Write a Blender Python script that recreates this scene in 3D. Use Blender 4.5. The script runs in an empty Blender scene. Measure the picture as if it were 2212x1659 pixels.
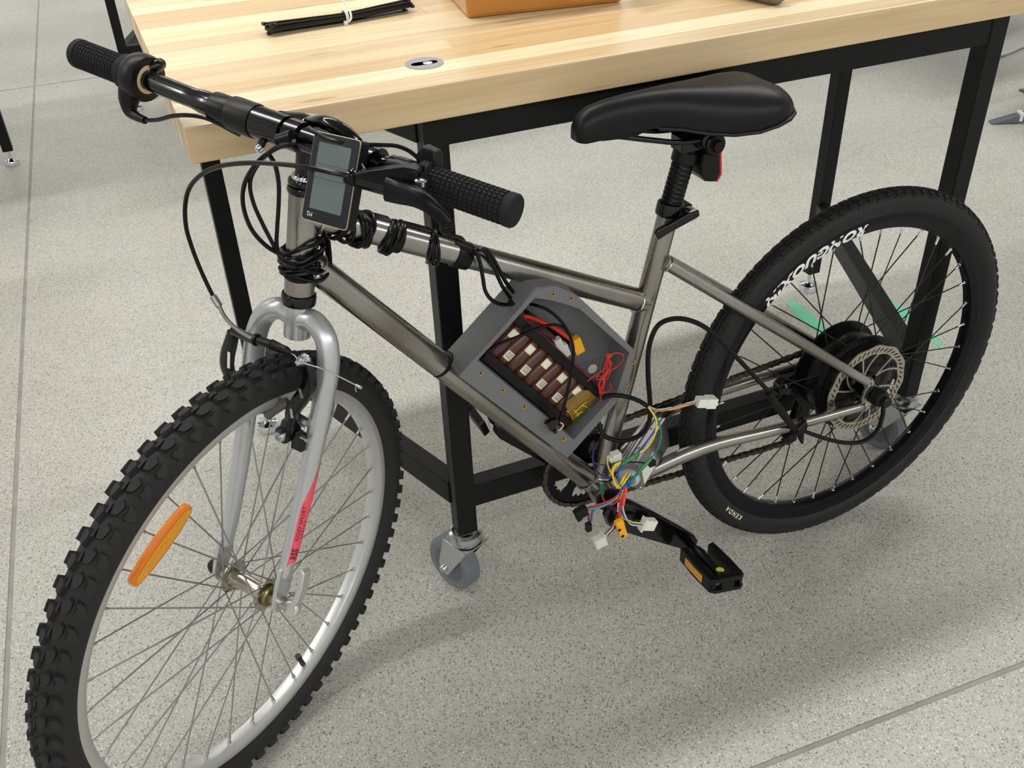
import bpy, math, random
from mathutils import Vector as V, Matrix
random.seed(11)
R_ = math.radians
sc = bpy.context.scene
col = sc.collection

# ---------------------------------------------------------------- camera
FPX, PITCH, ROLL, CAMH = 2142.914778, 0.611205, -0.04165, 1.273598
CXY = (1106.0, 829.5)
_cp, _sp = math.cos(PITCH), math.sin(PITCH)
FWD = V((0, _cp, -_sp)); _r = V((1, 0, 0)); _u = _r.cross(FWD)
RGT = _r * math.cos(ROLL) + _u * math.sin(ROLL)
UPC = -_r * math.sin(ROLL) + _u * math.cos(ROLL)
EYE = V((0, 0, CAMH))
cd = bpy.data.cameras.new('camera'); cam = bpy.data.objects.new('camera', cd); col.objects.link(cam)
cd.sensor_width = 36.0; cd.lens = FPX / 2212.0 * 36.0; cd.clip_start = 0.02; cd.clip_end = 60
cam.matrix_world = Matrix(((RGT.x, UPC.x, -FWD.x, EYE.x), (RGT.y, UPC.y, -FWD.y, EYE.y), (RGT.z, UPC.z, -FWD.z, EYE.z), (0, 0, 0, 1)))
sc.camera = cam

# ---------------------------------------------------------------- world, exposure, ceiling lamps
TAB_ANG = 0.381809
TX = V((math.cos(TAB_ANG), math.sin(TAB_ANG), 0)); TY = V((-math.sin(TAB_ANG), math.cos(TAB_ANG), 0))
T0 = V((-0.348611, 1.05766, 0))
sc.view_settings.view_transform = 'Standard'; sc.view_settings.look = 'None'
sc.view_settings.gamma = 1.0; sc.view_settings.use_curve_mapping = False
sc.view_settings.exposure = 0.0
w = bpy.data.worlds.new('world'); sc.world = w; w.use_nodes = True
w.node_tree.nodes['Background'].inputs[0].default_value = (0.9, 0.95, 1.0, 1)
w.node_tree.nodes['Background'].inputs[1].default_value = 0.1
ROOM_H = 3.3
LAMPS = []           # (x, y) in table axes, lamp rows run along the table's long side
for ty in (-3.6, 1.0, 5.2):
    for tx in ((-3.6, -1.15, 1.3, 3.75) if ty < 0 else (-3.4, -0.3, 2.8)):
        LAMPS.append((tx, ty))
LAMP_POWER = 50.0
for (lx, ly) in LAMPS:
    ld = bpy.data.lights.new('ceiling_tube', 'AREA'); ld.shape = 'RECTANGLE'; ld.size = 2.4; ld.size_y = 0.16
    ld.energy = LAMP_POWER; ld.color = (1.0, 0.985, 0.955)
    lo = bpy.data.objects.new('ceiling_tube_light', ld); col.objects.link(lo)
    lo.location = T0 + TX * lx + TY * ly + V((0, 0, ROOM_H - 0.13)); lo.rotation_euler = (0, 0, TAB_ANG)

# ---------------------------------------------------------------- frames of reference (metres)
C = V((0.5540655, 1.3489291, 0.3214854))                      # rear axle centre
FX = V((-0.9252056, -0.3794654, -0.0007959)); FN = V((0.3793443, -0.9249595, 0.0234052)); FU = V((-0.0096176, 0.0213527, 0.9997257))
A0 = V((-0.2329587, 1.0375214, 0.7706887))                    # a point on the steering axis
SE = V((-0.4981037, -0.8435329, 0.2008606)); SW = V((0.8471353, -0.5228317, -0.0949145)); SA = V((0.1850798, 0.1228788, 0.9750109))
RADR = 0.3215
def ray(u, v): return FWD + RGT * ((u - CXY[0]) / FPX) - UPC * ((v - CXY[1]) / FPX)
def hit(u, v, P, n):
    d = ray(u, v); return EYE + d * ((P - EYE).dot(n) / d.dot(n))
def w2f(p): q = p - C; return V((q.dot(FX), q.dot(FN), q.dot(FU)))
def fr(u, v, y=0.0): return w2f(hit(u, v, C + FN * y, FN))     # pixel on the plane y of the bicycle frame
def s2f(e, wl, z): return w2f(A0 + SE * e + SW * wl + SA * z)  # steering axes -> frame axes
def st(u, v, wl): p = hit(u, v, A0 + SW * wl, SW) - A0; return V((p.dot(SE), wl, p.dot(SA)))
def ste(u, v, e): p = hit(u, v, A0 + SE * e, SE) - A0; return V((e, p.dot(SW), p.dot(SA)))
def sf(u, v, e): q = ste(u, v, e); return s2f(*q)              # pixel on steering plane e -> frame axes
def sfw(u, v, wl): q = st(u, v, wl); return s2f(*q)
def fl(u, v, z=0.0): return hit(u, v, V((0, 0, z)), V((0, 0, 1)))
def dirS(v): return V((SE.dot(FX) * v[0] + SW.dot(FX) * v[1] + SA.dot(FX) * v[2], SE.dot(FN) * v[0] + SW.dot(FN) * v[1] + SA.dot(FN) * v[2], SE.dot(FU) * v[0] + SW.dot(FU) * v[1] + SA.dot(FU) * v[2]))
_E, _W, _A = dirS((1, 0, 0)), dirS((0, 1, 0)), dirS((0, 0, 1))

# ---------------------------------------------------------------- materials
def lin(c):
    if isinstance(c, str):
        c = c.lstrip('#'); c = [int(c[i:i + 2], 16) / 255 for i in (0, 2, 4)]
    return tuple((x / 12.92 if x <= 0.04045 else ((x + 0.055) / 1.055) ** 2.4) for x in c) + (1,)
MATS = {}
def mat(name, colr, rough=0.5, metal=0.0, noise=None, bump=None, spec=0.5, coat=0.0, trans=0.0, alpha=1.0, sheen=0.0):
    m = bpy.data.materials.new(name); m.use_nodes = True; MATS[name] = m
    nt = m.node_tree; b = nt.nodes['Principled BSDF']
    b.inputs['Base Color'].default_value = lin(colr); b.inputs['Roughness'].default_value = rough
    b.inputs['Metallic'].default_value = metal; b.inputs['Specular IOR Level'].default_value = spec
    b.inputs['Coat Weight'].default_value = coat; b.inputs['Transmission Weight'].default_value = trans
    if noise or bump:
        tc = nt.nodes.new('ShaderNodeTexCoord')
    if noise:        # (colour2, scale, (stretch xyz), lo, hi)
        c2, scale, stretch, lo_, hi_ = noise
        mp = nt.nodes.new('ShaderNodeMapping'); mp.inputs['Scale'].default_value = stretch
        n = nt.nodes.new('ShaderNodeTexNoise'); n.inputs['Scale'].default_value = scale; n.inputs['Detail'].default_value = 5
        cr = nt.nodes.new('ShaderNodeValToRGB'); cr.color_ramp.elements[0].position = lo_; cr.color_ramp.elements[1].position = hi_
        cr.color_ramp.elements[0].color = lin(colr); cr.color_ramp.elements[1].color = lin(c2)
        nt.links.new(tc.outputs['Object'], mp.inputs['Vector']); nt.links.new(mp.outputs[0], n.inputs['Vector'])
        nt.links.new(n.outputs['Fac'], cr.inputs[0]); nt.links.new(cr.outputs[0], b.inputs['Base Color'])
    if bump:         # (scale, strength, distance)
        n2 = nt.nodes.new('ShaderNodeTexNoise'); n2.inputs['Scale'].default_value = bump[0]; n2.inputs['Detail'].default_value = 3
        bp = nt.nodes.new('ShaderNodeBump'); bp.inputs['Strength'].default_value = bump[1]; bp.inputs['Distance'].default_value = bump[2]
        nt.links.new(tc.outputs['Object'], n2.inputs['Vector']); nt.links.new(n2.outputs['Fac'], bp.inputs['Height']); nt.links.new(bp.outputs[0], b.inputs['Normal'])
    return m
def nodes(m): return m.node_tree.nodes, m.node_tree.links, m.node_tree.nodes['Principled BSDF']

steel = mat('raw_steel', '#a8a6a2', 0.30, 1.0, noise=('#7a7168', 9.0, (1, 1, 1), 0.40, 0.72))
weld = mat('weld_bead', '#c9c6c0', 0.25, 1.0, bump=(300, 0.6, 0.002))
silver = mat('silver_paint', '#c4c6c9', 0.32, 0.65, coat=0.4, bump=(900, 0.03, 0.0005))
zinc = mat('zinc_plate', '#c4c9cc', 0.22, 1.0, bump=(120, 0.05, 0.001))
chrome = mat('chrome', '#dfe3e8', 0.06, 1.0)
alu = mat('brushed_aluminium', '#a4a4a4', 0.38, 1.0, bump=(200, 0.05, 0.001))
rimsilver = mat('rim_aluminium', '#d3d4d3', 0.42, 0.85, bump=(150, 0.03, 0.001))
spokesteel = mat('spoke_steel', '#a9a9ac', 0.28, 1.0)
spokeblack = mat('black_spoke', '#15131c', 0.35, 0.3)
hubsteel = mat('hub_steel', '#c2beb2', 0.22, 1.0, noise=('#8f8873', 30, (1, 1, 1), 0.45, 0.75))
brassdull = mat('dull_brass', '#8d8257', 0.3, 1.0)
brass = mat('brass_insert', '#d9ac55', 0.22, 1.0)
blackpl = mat('black_plastic', '#101012', 0.38, spec=0.25)
blackgl = mat('black_gloss', '#08080a', 0.15, spec=0.4, coat=0.1)
blackan = mat('black_anodised', '#101117', 0.30, 0.4, spec=0.25)
blackmt = mat('black_matt', '#0d0d0e', 0.62, spec=0.25)
rubber = mat('grip_rubber', '#1d1e20', 0.68, spec=0.22, bump=(400, 0.1, 0.0005))
tyrerub = mat('tyre_rubber', '#262627', 0.68, spec=0.3, noise=('#26241f', 14, (1, 1, 1), 0.5, 0.75), bump=(300, 0.1, 0.0005))
tyreslick = mat('rear_tyre_rubber', '#1f1f20', 0.58, spec=0.3, bump=(300, 0.1, 0.0005))
cablemat = mat('cable_sheath', '#0c0c0e', 0.28, spec=0.25)
cablethick = mat('thick_cable_sheath', '#0c0c0d', 0.42, spec=0.25)
tapeblk = mat('electrical_tape', '#0a0a0c', 0.32, spec=0.22, bump=(120, 0.2, 0.001))
saddlem = mat('saddle_vinyl', '#131315', 0.40, spec=0.22, bump=(500, 0.05, 0.0005))
whitepl = mat('white_nylon', '#e8e8e2', 0.35)
clearnyl = mat('translucent_nylon', '#d9dad6', 0.4)
printgrey = mat('printed_grey_plastic', '#6b6d70', 0.55)
redpl = mat('red_insulation', '#d8321a', 0.4); redthin = mat('thin_red_insulation', '#c82a1c', 0.4)
orangered = mat('salmon_insulation', '#ee5b50', 0.42)
yelpl = mat('yellow_connector', '#f2b21c', 0.4); yelwire = mat('yellow_insulation', '#f0d53a', 0.4)
bluew = mat('blue_insulation', '#1550b4', 0.4); greenw = mat('green_insulation', '#0d8073', 0.4); whitew = mat('white_insulation', '#e6e6e2', 0.4)
purplew = mat('purple_insulation', '#3d2577', 0.4); brownw = mat('dark_red_insulation', '#7d1f28', 0.4); orangew = mat('orange_insulation', '#d8571f', 0.4)
pcb = mat('green_circuit_board', '#0d3b2c', 0.4); kapton = mat('amber_film', '#4f4712', 0.2)
cellbrown = mat('brown_cell_wrap', '#54312b', 0.33)
stickerw = mat('white_sticker', '#e6e3d4', 0.5); stickery = mat('yellow_sticker_edge', '#d6d24a', 0.5); inkdark = mat('dark_print', '#1f2026', 0.5)
amber = mat('amber_lens', '#ff9010', 0.15, trans=0.25, coat=0.5, bump=(700, 0.5, 0.002))
amberdk = mat('amber_prism', '#ffae12', 0.2, bump=(900, 0.8, 0.003), coat=0.4)
redlens = mat('red_lens', '#c4101a', 0.15, coat=0.5); pinkdec = mat('coral_decal', '#ef5468', 0.4)
whitepaint = mat('white_print', '#f4f4f4', 0.45); creamprint = mat('cream_print', '#e9e2c4', 0.5)
rotorst = mat('rotor_steel', '#b5ae9e', 0.34, 1.0); chainst = mat('chain_steel', '#5a554d', 0.36, 0.9)
motorblk = mat('motor_black', '#0f0f11', 0.3, 0.3, spec=0.25); paintblk = mat('black_powder_coat', '#0e0f10', 0.42, spec=0.22, bump=(500, 0.05, 0.0005))
glassd = mat('display_glass', '#080b18', 0.08, coat=0.0, spec=0.35); lcd = mat('lcd_panel', '#616b6c', 0.12, spec=0.3); lcdline = mat('lcd_line', '#2f3638', 0.3)
greensleeve = mat('green_sleeve', '#2fa65a', 0.18, trans=0.45, coat=0.5)
greytyre = mat('grey_caster_rubber', '#6d7378', 0.42); greyhub = mat('grey_caster_hub', '#565d66', 0.32)
greentape = mat('green_masking_tape', '#74c9a0', 0.65); blackties = mat('black_nylon_tie', '#0b0b0b', 0.4)
gumtape = mat('glue_residue', '#3a3a3c', 0.5); gungrey = mat('grey_tube_leg', '#2a2c2f', 0.4, 0.5)
carton = mat('amber_taped_card', '#c07f2c', 0.22, noise=('#a8691f', 6, (1, 1, 1), 0.35, 0.7), coat=0.5)
cleartape = mat('clear_tape', '#d0923f', 0.08, coat=1.0, bump=(60, 0.5, 0.004))
oldwood = mat('worn_grey_wood', '#7d766d', 0.6, noise=('#5b554e', 20, (1, 1, 0.2), 0.3, 0.7))
ashgrey = mat('grey_chair_foot', '#5d6064', 0.5)
wallpt = mat('wall_paint', '#cfd0d0', 0.8); ceilpt = mat('ceiling_paint', '#bcbcbc', 0.85)
tubeglow = mat('tube_diffuser', '#f6f4ee', 0.5)
_n, _l, _b = nodes(tubeglow); _b.inputs['Emission Color'].default_value = (1, 0.985, 0.955, 1); _b.inputs['Emission Strength'].default_value = 3.0

# 3d printed plastic: fine layer lines
n, l, b = nodes(printgrey)
tc = n.new('ShaderNodeTexCoord'); wv = n.new('ShaderNodeTexWave'); wv.wave_type = 'BANDS'; wv.bands_direction = 'DIAGONAL'
wv.inputs['Scale'].default_value = 260; wv.inputs['Distortion'].default_value = 1.0
bp = n.new('ShaderNodeBump'); bp.inputs['Strength'].default_value = 0.12; bp.inputs['Distance'].default_value = 0.0006
l.new(tc.outputs['Object'], wv.inputs['Vector']); l.new(wv.outputs['Fac'], bp.inputs['Height']); l.new(bp.outputs[0], b.inputs['Normal'])

# raw steel: soft blotches, a little variation in gloss
n, l, b = nodes(steel)
for q in n:
    if q.type == 'TEX_NOISE': q.inputs['Detail'].default_value = 2.0; q.inputs['Scale'].default_value = 6.0
tc = n.new('ShaderNodeTexCoord'); ns = n.new('ShaderNodeTexNoise'); ns.inputs['Scale'].default_value = 40; ns.inputs['Detail'].default_value = 4
mr = n.new('ShaderNodeMapRange'); mr.inputs['To Min'].default_value = 0.20; mr.inputs['To Max'].default_value = 0.34
l.new(tc.outputs['Object'], ns.inputs['Vector']); l.new(ns.outputs['Fac'], mr.inputs['Value']); l.new(mr.outputs[0], b.inputs['Roughness'])

# polished concrete
def concrete():
    m = mat('polished_concrete', '#b4b0a8', 0.42); n, l, b = nodes(m)
    tc = n.new('ShaderNodeTexCoord'); geo = n.new('ShaderNodeNewGeometry')
    big = n.new('ShaderNodeTexNoise'); big.inputs['Scale'].default_value = 1.6; big.inputs['Detail'].default_value = 6
    cr = n.new('ShaderNodeValToRGB'); cr.color_ramp.elements[0].color = lin('#a6a59d'); cr.color_ramp.elements[1].color = lin('#b9b8b0')
    cr.color_ramp.elements[0].position = 0.3; cr.color_ramp.elements[1].position = 0.7
    l.new(geo.outputs['Position'], big.inputs['Vector']); l.new(big.outputs['Fac'], cr.inputs[0])
    last = cr.outputs[0]
    def specks(scale, lo, hi, colr, fac, rnd_cut):
        nonlocal last
        v = n.new('ShaderNodeTexVoronoi'); v.inputs['Scale'].default_value = scale; v.inputs['Randomness'].default_value = 1
        l.new(geo.outputs['Position'], v.inputs['Vector'])
        r1 = n.new('ShaderNodeMapRange'); r1.inputs['From Min'].default_value = lo; r1.inputs['From Max'].default_value = hi
        r1.inputs['To Min'].default_value = 1; r1.inputs['To Max'].default_value = 0
        l.new(v.outputs['Distance'], r1.inputs['Value'])
        sep = n.new('ShaderNodeSeparateColor'); l.new(v.outputs['Color'], sep.inputs[0])
        gt = n.new('ShaderNodeMath'); gt.operation = 'LESS_THAN'; gt.inputs[1].default_value = rnd_cut; l.new(sep.outputs[0], gt.inputs[0])
        mu = n.new('ShaderNodeMath'); mu.operation = 'MULTIPLY'; l.new(r1.outputs[0], mu.inputs[0]); l.new(gt.outputs[0], mu.inputs[1])
        m2 = n.new('ShaderNodeMath'); m2.operation = 'MULTIPLY'; m2.inputs[1].default_value = fac; l.new(mu.outputs[0], m2.inputs[0])
        mx = n.new('ShaderNodeMix'); mx.data_type = 'RGBA'; mx.inputs['B'].default_value = lin(colr)
        l.new(m2.outputs[0], mx.inputs['Factor']); l.new(last, mx.inputs['A']); last = mx.outputs['Result']
    specks(330, 0.32, 0.55, '#77736d', 0.75, 0.42)
    specks(210, 0.22, 0.42, '#5c5854', 0.8, 0.20)
    specks(120, 0.14, 0.26, '#3f3d3b', 0.75, 0.10)
    specks(260, 0.25, 0.45, '#dcd8ce', 0.7, 0.25)
    specks(95, 0.10, 0.20, '#e6e0d4', 0.8, 0.10)
    # hairline cracks and faint stains
    ck = n.new('ShaderNodeTexVoronoi'); ck.feature = 'DISTANCE_TO_EDGE'; ck.inputs['Scale'].default_value = 0.75
    dn = n.new('ShaderNodeTexNoise'); dn.inputs['Scale'].default_value = 5; dn.inputs['Detail'].default_value = 4
    vm = n.new('ShaderNodeVectorMath'); vm.operation = 'MULTIPLY_ADD'; vm.inputs[1].default_value = (0.25, 0.25, 0.0)
    l.new(geo.outputs['Position'], dn.inputs['Vector']); l.new(dn.outputs['Color'], vm.inputs[0]); l.new(geo.outputs['Position'], vm.inputs[2]); l.new(vm.outputs[0], ck.inputs['Vector'])
    r3 = n.new('ShaderNodeMapRange'); r3.inputs['From Min'].default_value = 0.0; r3.inputs['From Max'].default_value = 0.0022; r3.inputs['To Min'].default_value = 0.16; r3.inputs['To Max'].default_value = 0
    l.new(ck.outputs['Distance'], r3.inputs['Value'])
    mx = n.new('ShaderNodeMix'); mx.data_type = 'RGBA'; mx.inputs['B'].default_value = lin('#67625a')
    l.new(r3.outputs[0], mx.inputs['Factor']); l.new(last, mx.inputs['A']); l.new(mx.outputs['Result'], b.inputs['Base Color'])
    return m
concm = concrete()
jointm = mat('joint_sealant', '#98958d', 0.6, noise=('#84817a', 18, (1, 1, 1), 0.35, 0.7))

# maple strips: tint per strip from the object's own colour, grain along local X
def maple():
    m = mat('maple_block', '#e2bd86', 0.36, coat=0.15); n, l, b = nodes(m)
    oi = n.new('ShaderNodeObjectInfo'); tc = n.new('ShaderNodeTexCoord')
    off = n.new('ShaderNodeVectorMath'); off.operation = 'ADD'
    sca = n.new('ShaderNodeVectorMath'); sca.operation = 'MULTIPLY'; sca.inputs[1].default_value = (31, 17, 23)
    l.new(oi.outputs['Random'], sca.inputs[0]); l.new(tc.outputs['Object'], off.inputs[0]); l.new(sca.outputs[0], off.inputs[1])
    mp = n.new('ShaderNodeMapping'); mp.inputs['Scale'].default_value = (1.2, 34, 34); l.new(off.outputs[0], mp.inputs['Vector'])
    g = n.new('ShaderNodeTexNoise'); g.inputs['Scale'].default_value = 3.0; g.inputs['Detail'].default_value = 7; g.inputs['Distortion'].default_value = 0.35
    l.new(mp.outputs[0], g.inputs['Vector'])
    cr = n.new('ShaderNodeValToRGB'); cr.color_ramp.elements[0].position = 0.30; cr.color_ramp.elements[1].position = 0.66
    cr.color_ramp.elements[0].color = lin('#c9a878'); cr.color_ramp.elements[1].color = lin('#ffffff')
    l.new(g.outputs['Fac'], cr.inputs[0])
    mx = n.new('ShaderNodeMix'); mx.data_type = 'RGBA'; mx.blend_type = 'MULTIPLY'; mx.inputs['Factor'].default_value = 0.34
    l.new(oi.outputs['Color'], mx.inputs['A']); l.new(cr.outputs[0], mx.inputs['B'])
    # short dark mineral flecks
    mp2 = n.new('ShaderNodeMapping'); mp2.inputs['Scale'].default_value = (14, 150, 150); l.new(off.outputs[0], mp2.inputs['Vector'])
    vo = n.new('ShaderNodeTexVoronoi'); vo.inputs['Scale'].default_value = 1.0; l.new(mp2.outputs[0], vo.inputs['Vector'])
    sep = n.new('ShaderNodeSeparateColor'); l.new(vo.outputs['Color'], sep.inputs[0])
    lt = n.new('ShaderNodeMath'); lt.operation = 'LESS_THAN'; lt.inputs[1].default_value = 0.035; l.new(sep.outputs[0], lt.inputs[0])
    r1 = n.new('ShaderNodeMapRange'); r1.inputs['From Min'].default_value = 0.2; r1.inputs['From Max'].default_value = 0.45; r1.inputs['To Min'].default_value = 0.6; r1.inputs['To Max'].default_value = 0
    l.new(vo.outputs['Distance'], r1.inputs['Value'])
    mu = n.new('ShaderNodeMath'); mu.operation = 'MULTIPLY'; l.new(lt.outputs[0], mu.inputs[0]); l.new(r1.outputs[0], mu.inputs[1])
    mx2 = n.new('ShaderNodeMix'); mx2.data_type = 'RGBA'; mx2.inputs['B'].default_value = lin('#8a6238')
    l.new(mu.outputs[0], mx2.inputs['Factor']); l.new(mx.outputs['Result'], mx2.inputs['A']); l.new(mx2.outputs['Result'], b.inputs['Base Color'])
    return m
maplem = maple()

# ---------------------------------------------------------------- mesh builder
def basis(d):
    d = d.normalized(); a = V((0, 0, 1)) if abs(d.z) < 0.9 else V((1, 0, 0))
    x = d.cross(a).normalized(); return x, d.cross(x).normalized()
def spline(pts, k=8, closed=False):
    P = [V(p) for p in pts]; out = []; m = len(P)
    for i in range(m if closed else m - 1):
        p0 = P[i - 1] if (i > 0 or closed) else P[0] * 2 - P[1]
        p1 = P[i]; p2 = P[(i + 1) % m]
        p3 = P[(i + 2) % m] if (i + 2 < m or closed) else P[-1] * 2 - P[-2]
        for j in range(k):
            t = j / k
            out.append(0.5 * (2 * p1 + (p2 - p0) * t + (2 * p0 - 5 * p1 + 4 * p2 - p3) * t * t + (3 * p1 - p0 - 3 * p2 + p3) * t ** 3))
    if not closed: out.append(P[-1])
    return out
class MB:
    def __init__(s): s.v = []; s.f = []
    def add(s, vs, fs):
        o = len(s.v); s.v += [V(x) for x in vs]; s.f += [tuple(i + o for i in f) for f in fs]; return s
    def box(s, c, size, ax=None, taper=1.0):
        c = V(c); ax = ax or (V((1, 0, 0)), V((0, 1, 0)), V((0, 0, 1))); h = [x / 2 for x in size]
        vs = []
        for k in (-1, 1):
            t = taper if k > 0 else 1.0
            for (i, j) in ((-1, -1), (1, -1), (1, 1), (-1, 1)):
                vs.append(c + ax[0] * (h[0] * i * t) + ax[1] * (h[1] * j * t) + ax[2] * (h[2] * k))
        return s.add(vs, [(0, 3, 2, 1), (4, 5, 6, 7), (0, 1, 5, 4), (1, 2, 6, 5), (2, 3, 7, 6), (3, 0, 4, 7)])
    def tube(s, path, r, n=12, closed=False, caps=True, squash=None):
        P = [V(p) for p in path]; m = len(P); rr = r if isinstance(r, (list, tuple)) else [r] * m
        T = []
        for i in range(m):
            a = P[(i - 1) % m] if (i > 0 or closed) else P[i]; b = P[(i + 1) % m] if (i < m - 1 or closed) else P[i]
            T.append((b - a).normalized())
        x, _ = basis(T[0]); vs = []
        for i in range(m):
            x = (x - T[i] * x.dot(T[i])); x = x.normalized() if x.length > 1e-9 else basis(T[i])[0]
            y = T[i].cross(x)
            for k in range(n):
                a = 2 * math.pi * k / n; vs.append(P[i] + (x * math.cos(a) + y * math.sin(a)) * rr[i])
        fs = []
        for i in range(m if closed else m - 1):
            j = (i + 1) % m
            for k in range(n):
                k2 = (k + 1) % n; fs.append((i * n + k, i * n + k2, j * n + k2, j * n + k))
        if caps and not closed: fs += [tuple(range(n - 1, -1, -1)), tuple(range((m - 1) * n, m * n))]
        return s.add(vs, fs)
    def lathe(s, prof, o, d, n=24, closed=False, caps=True):      # prof: (radius, height along d)
        o = V(o); d = V(d).normalized(); x, y = basis(d); vs = []; m = len(prof)
        for (r, h) in prof:
            for k in range(n):
                a = 2 * math.pi * k / n; vs.append(o + d * h + (x * math.cos(a) + y * math.sin(a)) * r)
        fs = []
        for i in range(m if closed else m - 1):
            j = (i + 1) % m
            for k in range(n):
                k2 = (k + 1) % n; fs.append((i * n + k, i * n + k2, j * n + k2, j * n + k))
        if caps and not closed:
            if prof[0][0] > 1e-6: fs.append(tuple(range(n - 1, -1, -1)))
            if prof[-1][0] > 1e-6: fs.append(tuple(range((m - 1) * n, m * n)))
        return s.add(vs, fs)
    def prism(s, poly, o, ax, ay, az, d0, d1):                    # polygon in (ax, ay), extruded along az
        o = V(o); m = len(poly)
        vs = [o + ax * p[0] + ay * p[1] + az * d0 for p in poly] + [o + ax * p[0] + ay * p[1] + az * d1 for p in poly]
        fs = [tuple(range(m - 1, -1, -1)), tuple(range(m, 2 * m))] + [(i, (i + 1) % m, m + (i + 1) % m, m + i) for i in range(m)]
        return s.add(vs, fs)
    def ball(s, c, r, n=12, sc=(1, 1, 1)):
        c = V(c); vs = [c + V((0, 0, r * sc[2]))]; k = n // 2
        for i in range(1, k):
            a = math.pi * i / k
            for j in range(n):
                t = 2 * math.pi * j / n; vs.append(c + V((math.sin(a) * math.cos(t) * r * sc[0], math.sin(a) * math.sin(t) * r * sc[1], math.cos(a) * r * sc[2])))
        vs.append(c - V((0, 0, r * sc[2]))); fs = []
        for j in range(n): fs.append((0, 1 + j, 1 + (j + 1) % n))
        for i in range(k - 2):
            for j in range(n):
                a_, b_ = 1 + i * n, 1 + (i + 1) * n; fs.append((a_ + j, b_ + j, b_ + (j + 1) % n, a_ + (j + 1) % n))
        e = len(vs) - 1
        for j in range(n): fs.append((e, e - n + (j + 1) % n, e - n + j))
        return s.add(vs, fs)
    def mesh(s, name, m, smooth=40, off=V((0, 0, 0))):
        me = bpy.data.meshes.new(name); me.from_pydata([tuple(v + off) for v in s.v], [], s.f)
        if smooth:
            me.polygons.foreach_set('use_smooth', [True] * len(me.polygons)); me.set_sharp_from_angle(angle=R_(smooth))
        me.materials.append(m); me.update(); return me
    def build(s, name, m, parent=None, smooth=40, off=V((0, 0, 0)), bevel=0, label=None):
        o = bpy.data.objects.new(name, s.mesh(name, m, smooth, off)); col.objects.link(o); o.parent = parent
        if bevel:
            bv = o.modifiers.new('bevel', 'BEVEL'); bv.width = bevel; bv.segments = 2; bv.limit_method = 'ANGLE'; bv.angle_limit = R_(40)
        if label: o['label'] = label
        return o
def tag(o, label=None, cat=None, group=None, kind=None):
    for k, v in (('label', label), ('category', cat), ('group', group), ('kind', kind)):
        if v: o[k] = v
    return o
def empty(name, M=None, parent=None, label=None):
    o = bpy.data.objects.new(name, None); o.empty_display_size = 0.05; col.objects.link(o); o.parent = parent
    if M is not None: o.matrix_local = M
    if label: o['label'] = label
    return o
def inst(name, me, parent, M):
    o = bpy.data.objects.new(name, me); col.objects.link(o); o.parent = parent; o.matrix_local = M; return o
def mtx(o, x, y, z):
    return Matrix(((x.x, y.x, z.x, o.x), (x.y, y.y, z.y, o.y), (x.z, y.z, z.z, o.z), (0, 0, 0, 1)))
def text_polys(s, size, bold=0.0, shear=0.0, align='CENTER', spacing=1.0):
    cu = bpy.data.curves.new('lettering', 'FONT'); cu.body = s; cu.size = size; cu.align_x = align; cu.align_y = 'CENTER'
    cu.offset = bold; cu.shear = shear; cu.resolution_u = 3; cu.space_character = spacing
    ob = bpy.data.objects.new('lettering', cu); me = bpy.data.meshes.new_from_object(ob)
    vs = [v.co.copy() for v in me.vertices]; fs = [tuple(p.vertices) for p in me.polygons]
    bpy.data.objects.remove(ob); bpy.data.meshes.remove(me); bpy.data.curves.remove(cu)
    return vs, fs
Z = V((0, 0, 1))

# ================================================================ the setting
SD = V((0.942, 0.335, 0)).normalized(); SV = V((-SD.y, SD.x, 0))
fm = MB(); fm.add([SD * -4.2 + SV * -4.2 + V((0, 0, -.0015)), SD * 5.2 + SV * -4.2 + V((0, 0, -.0015)), SD * 5.2 + SV * 8.2 + V((0, 0, -.0015)), SD * -4.2 + SV * 8.2 + V((0, 0, -.0015))], [(0, 1, 2, 3)])
floor = tag(fm.build('floor', jointm, smooth=0), 'grey polished concrete floor with sealed joints', kind='structure')
ub = (-4.2, -0.43, 5.2); vb = (-4.2, 0.68, 4.5, 8.2); g = 0.0045
for i in range(2):
    for j in range(3):
        m = MB(); u0, u1, v0, v1 = ub[i] + (g if i else 0), ub[i + 1] - (g if i < 1 else 0), vb[j] + (g if j else 0), vb[j + 1] - (g if j < 2 else 0)
        m.prism([(u0, v0), (u1, v0), (u1, v1), (u0, v1)], (0, 0, 0), SD, SV, Z, -0.03, 0.0); m.build('floor_slab', concm, floor, smooth=0)
def wall(name, a, b_):
    d = (b_ - a).normalized(); nrm = d.cross(Z); m = MB()
    m.prism([(0, -0.03), ((b_ - a).length, -0.03), ((b_ - a).length, ROOM_H), (0, ROOM_H)], a, d, Z, nrm, 0, 0.12)
    tag(m.build(name, wallpt, smooth=0), 'plain pale painted wall', kind='structure')
P00, P10, P11, P01 = (SD * -4.2 + SV * -4.2, SD * 5.2 + SV * -4.2, SD * 5.2 + SV * 8.2, SD * -4.2 + SV * 8.2)
wall('wall_front', P00, P10); wall('wall_right', P10, P11); wall('wall_back', P11, P01); wall('wall_left', P01, P00)
cm = MB(); cm.prism([(-4.3, -4.3), (5.3, -4.3), (5.3, 8.3), (-4.3, 8.3)], (0, 0, 0), SD, SV, Z, ROOM_H, ROOM_H + 0.1)
tag(cm.build('ceiling', ceilpt, smooth=0), 'plain pale ceiling above the workshop', kind='structure')
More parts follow.
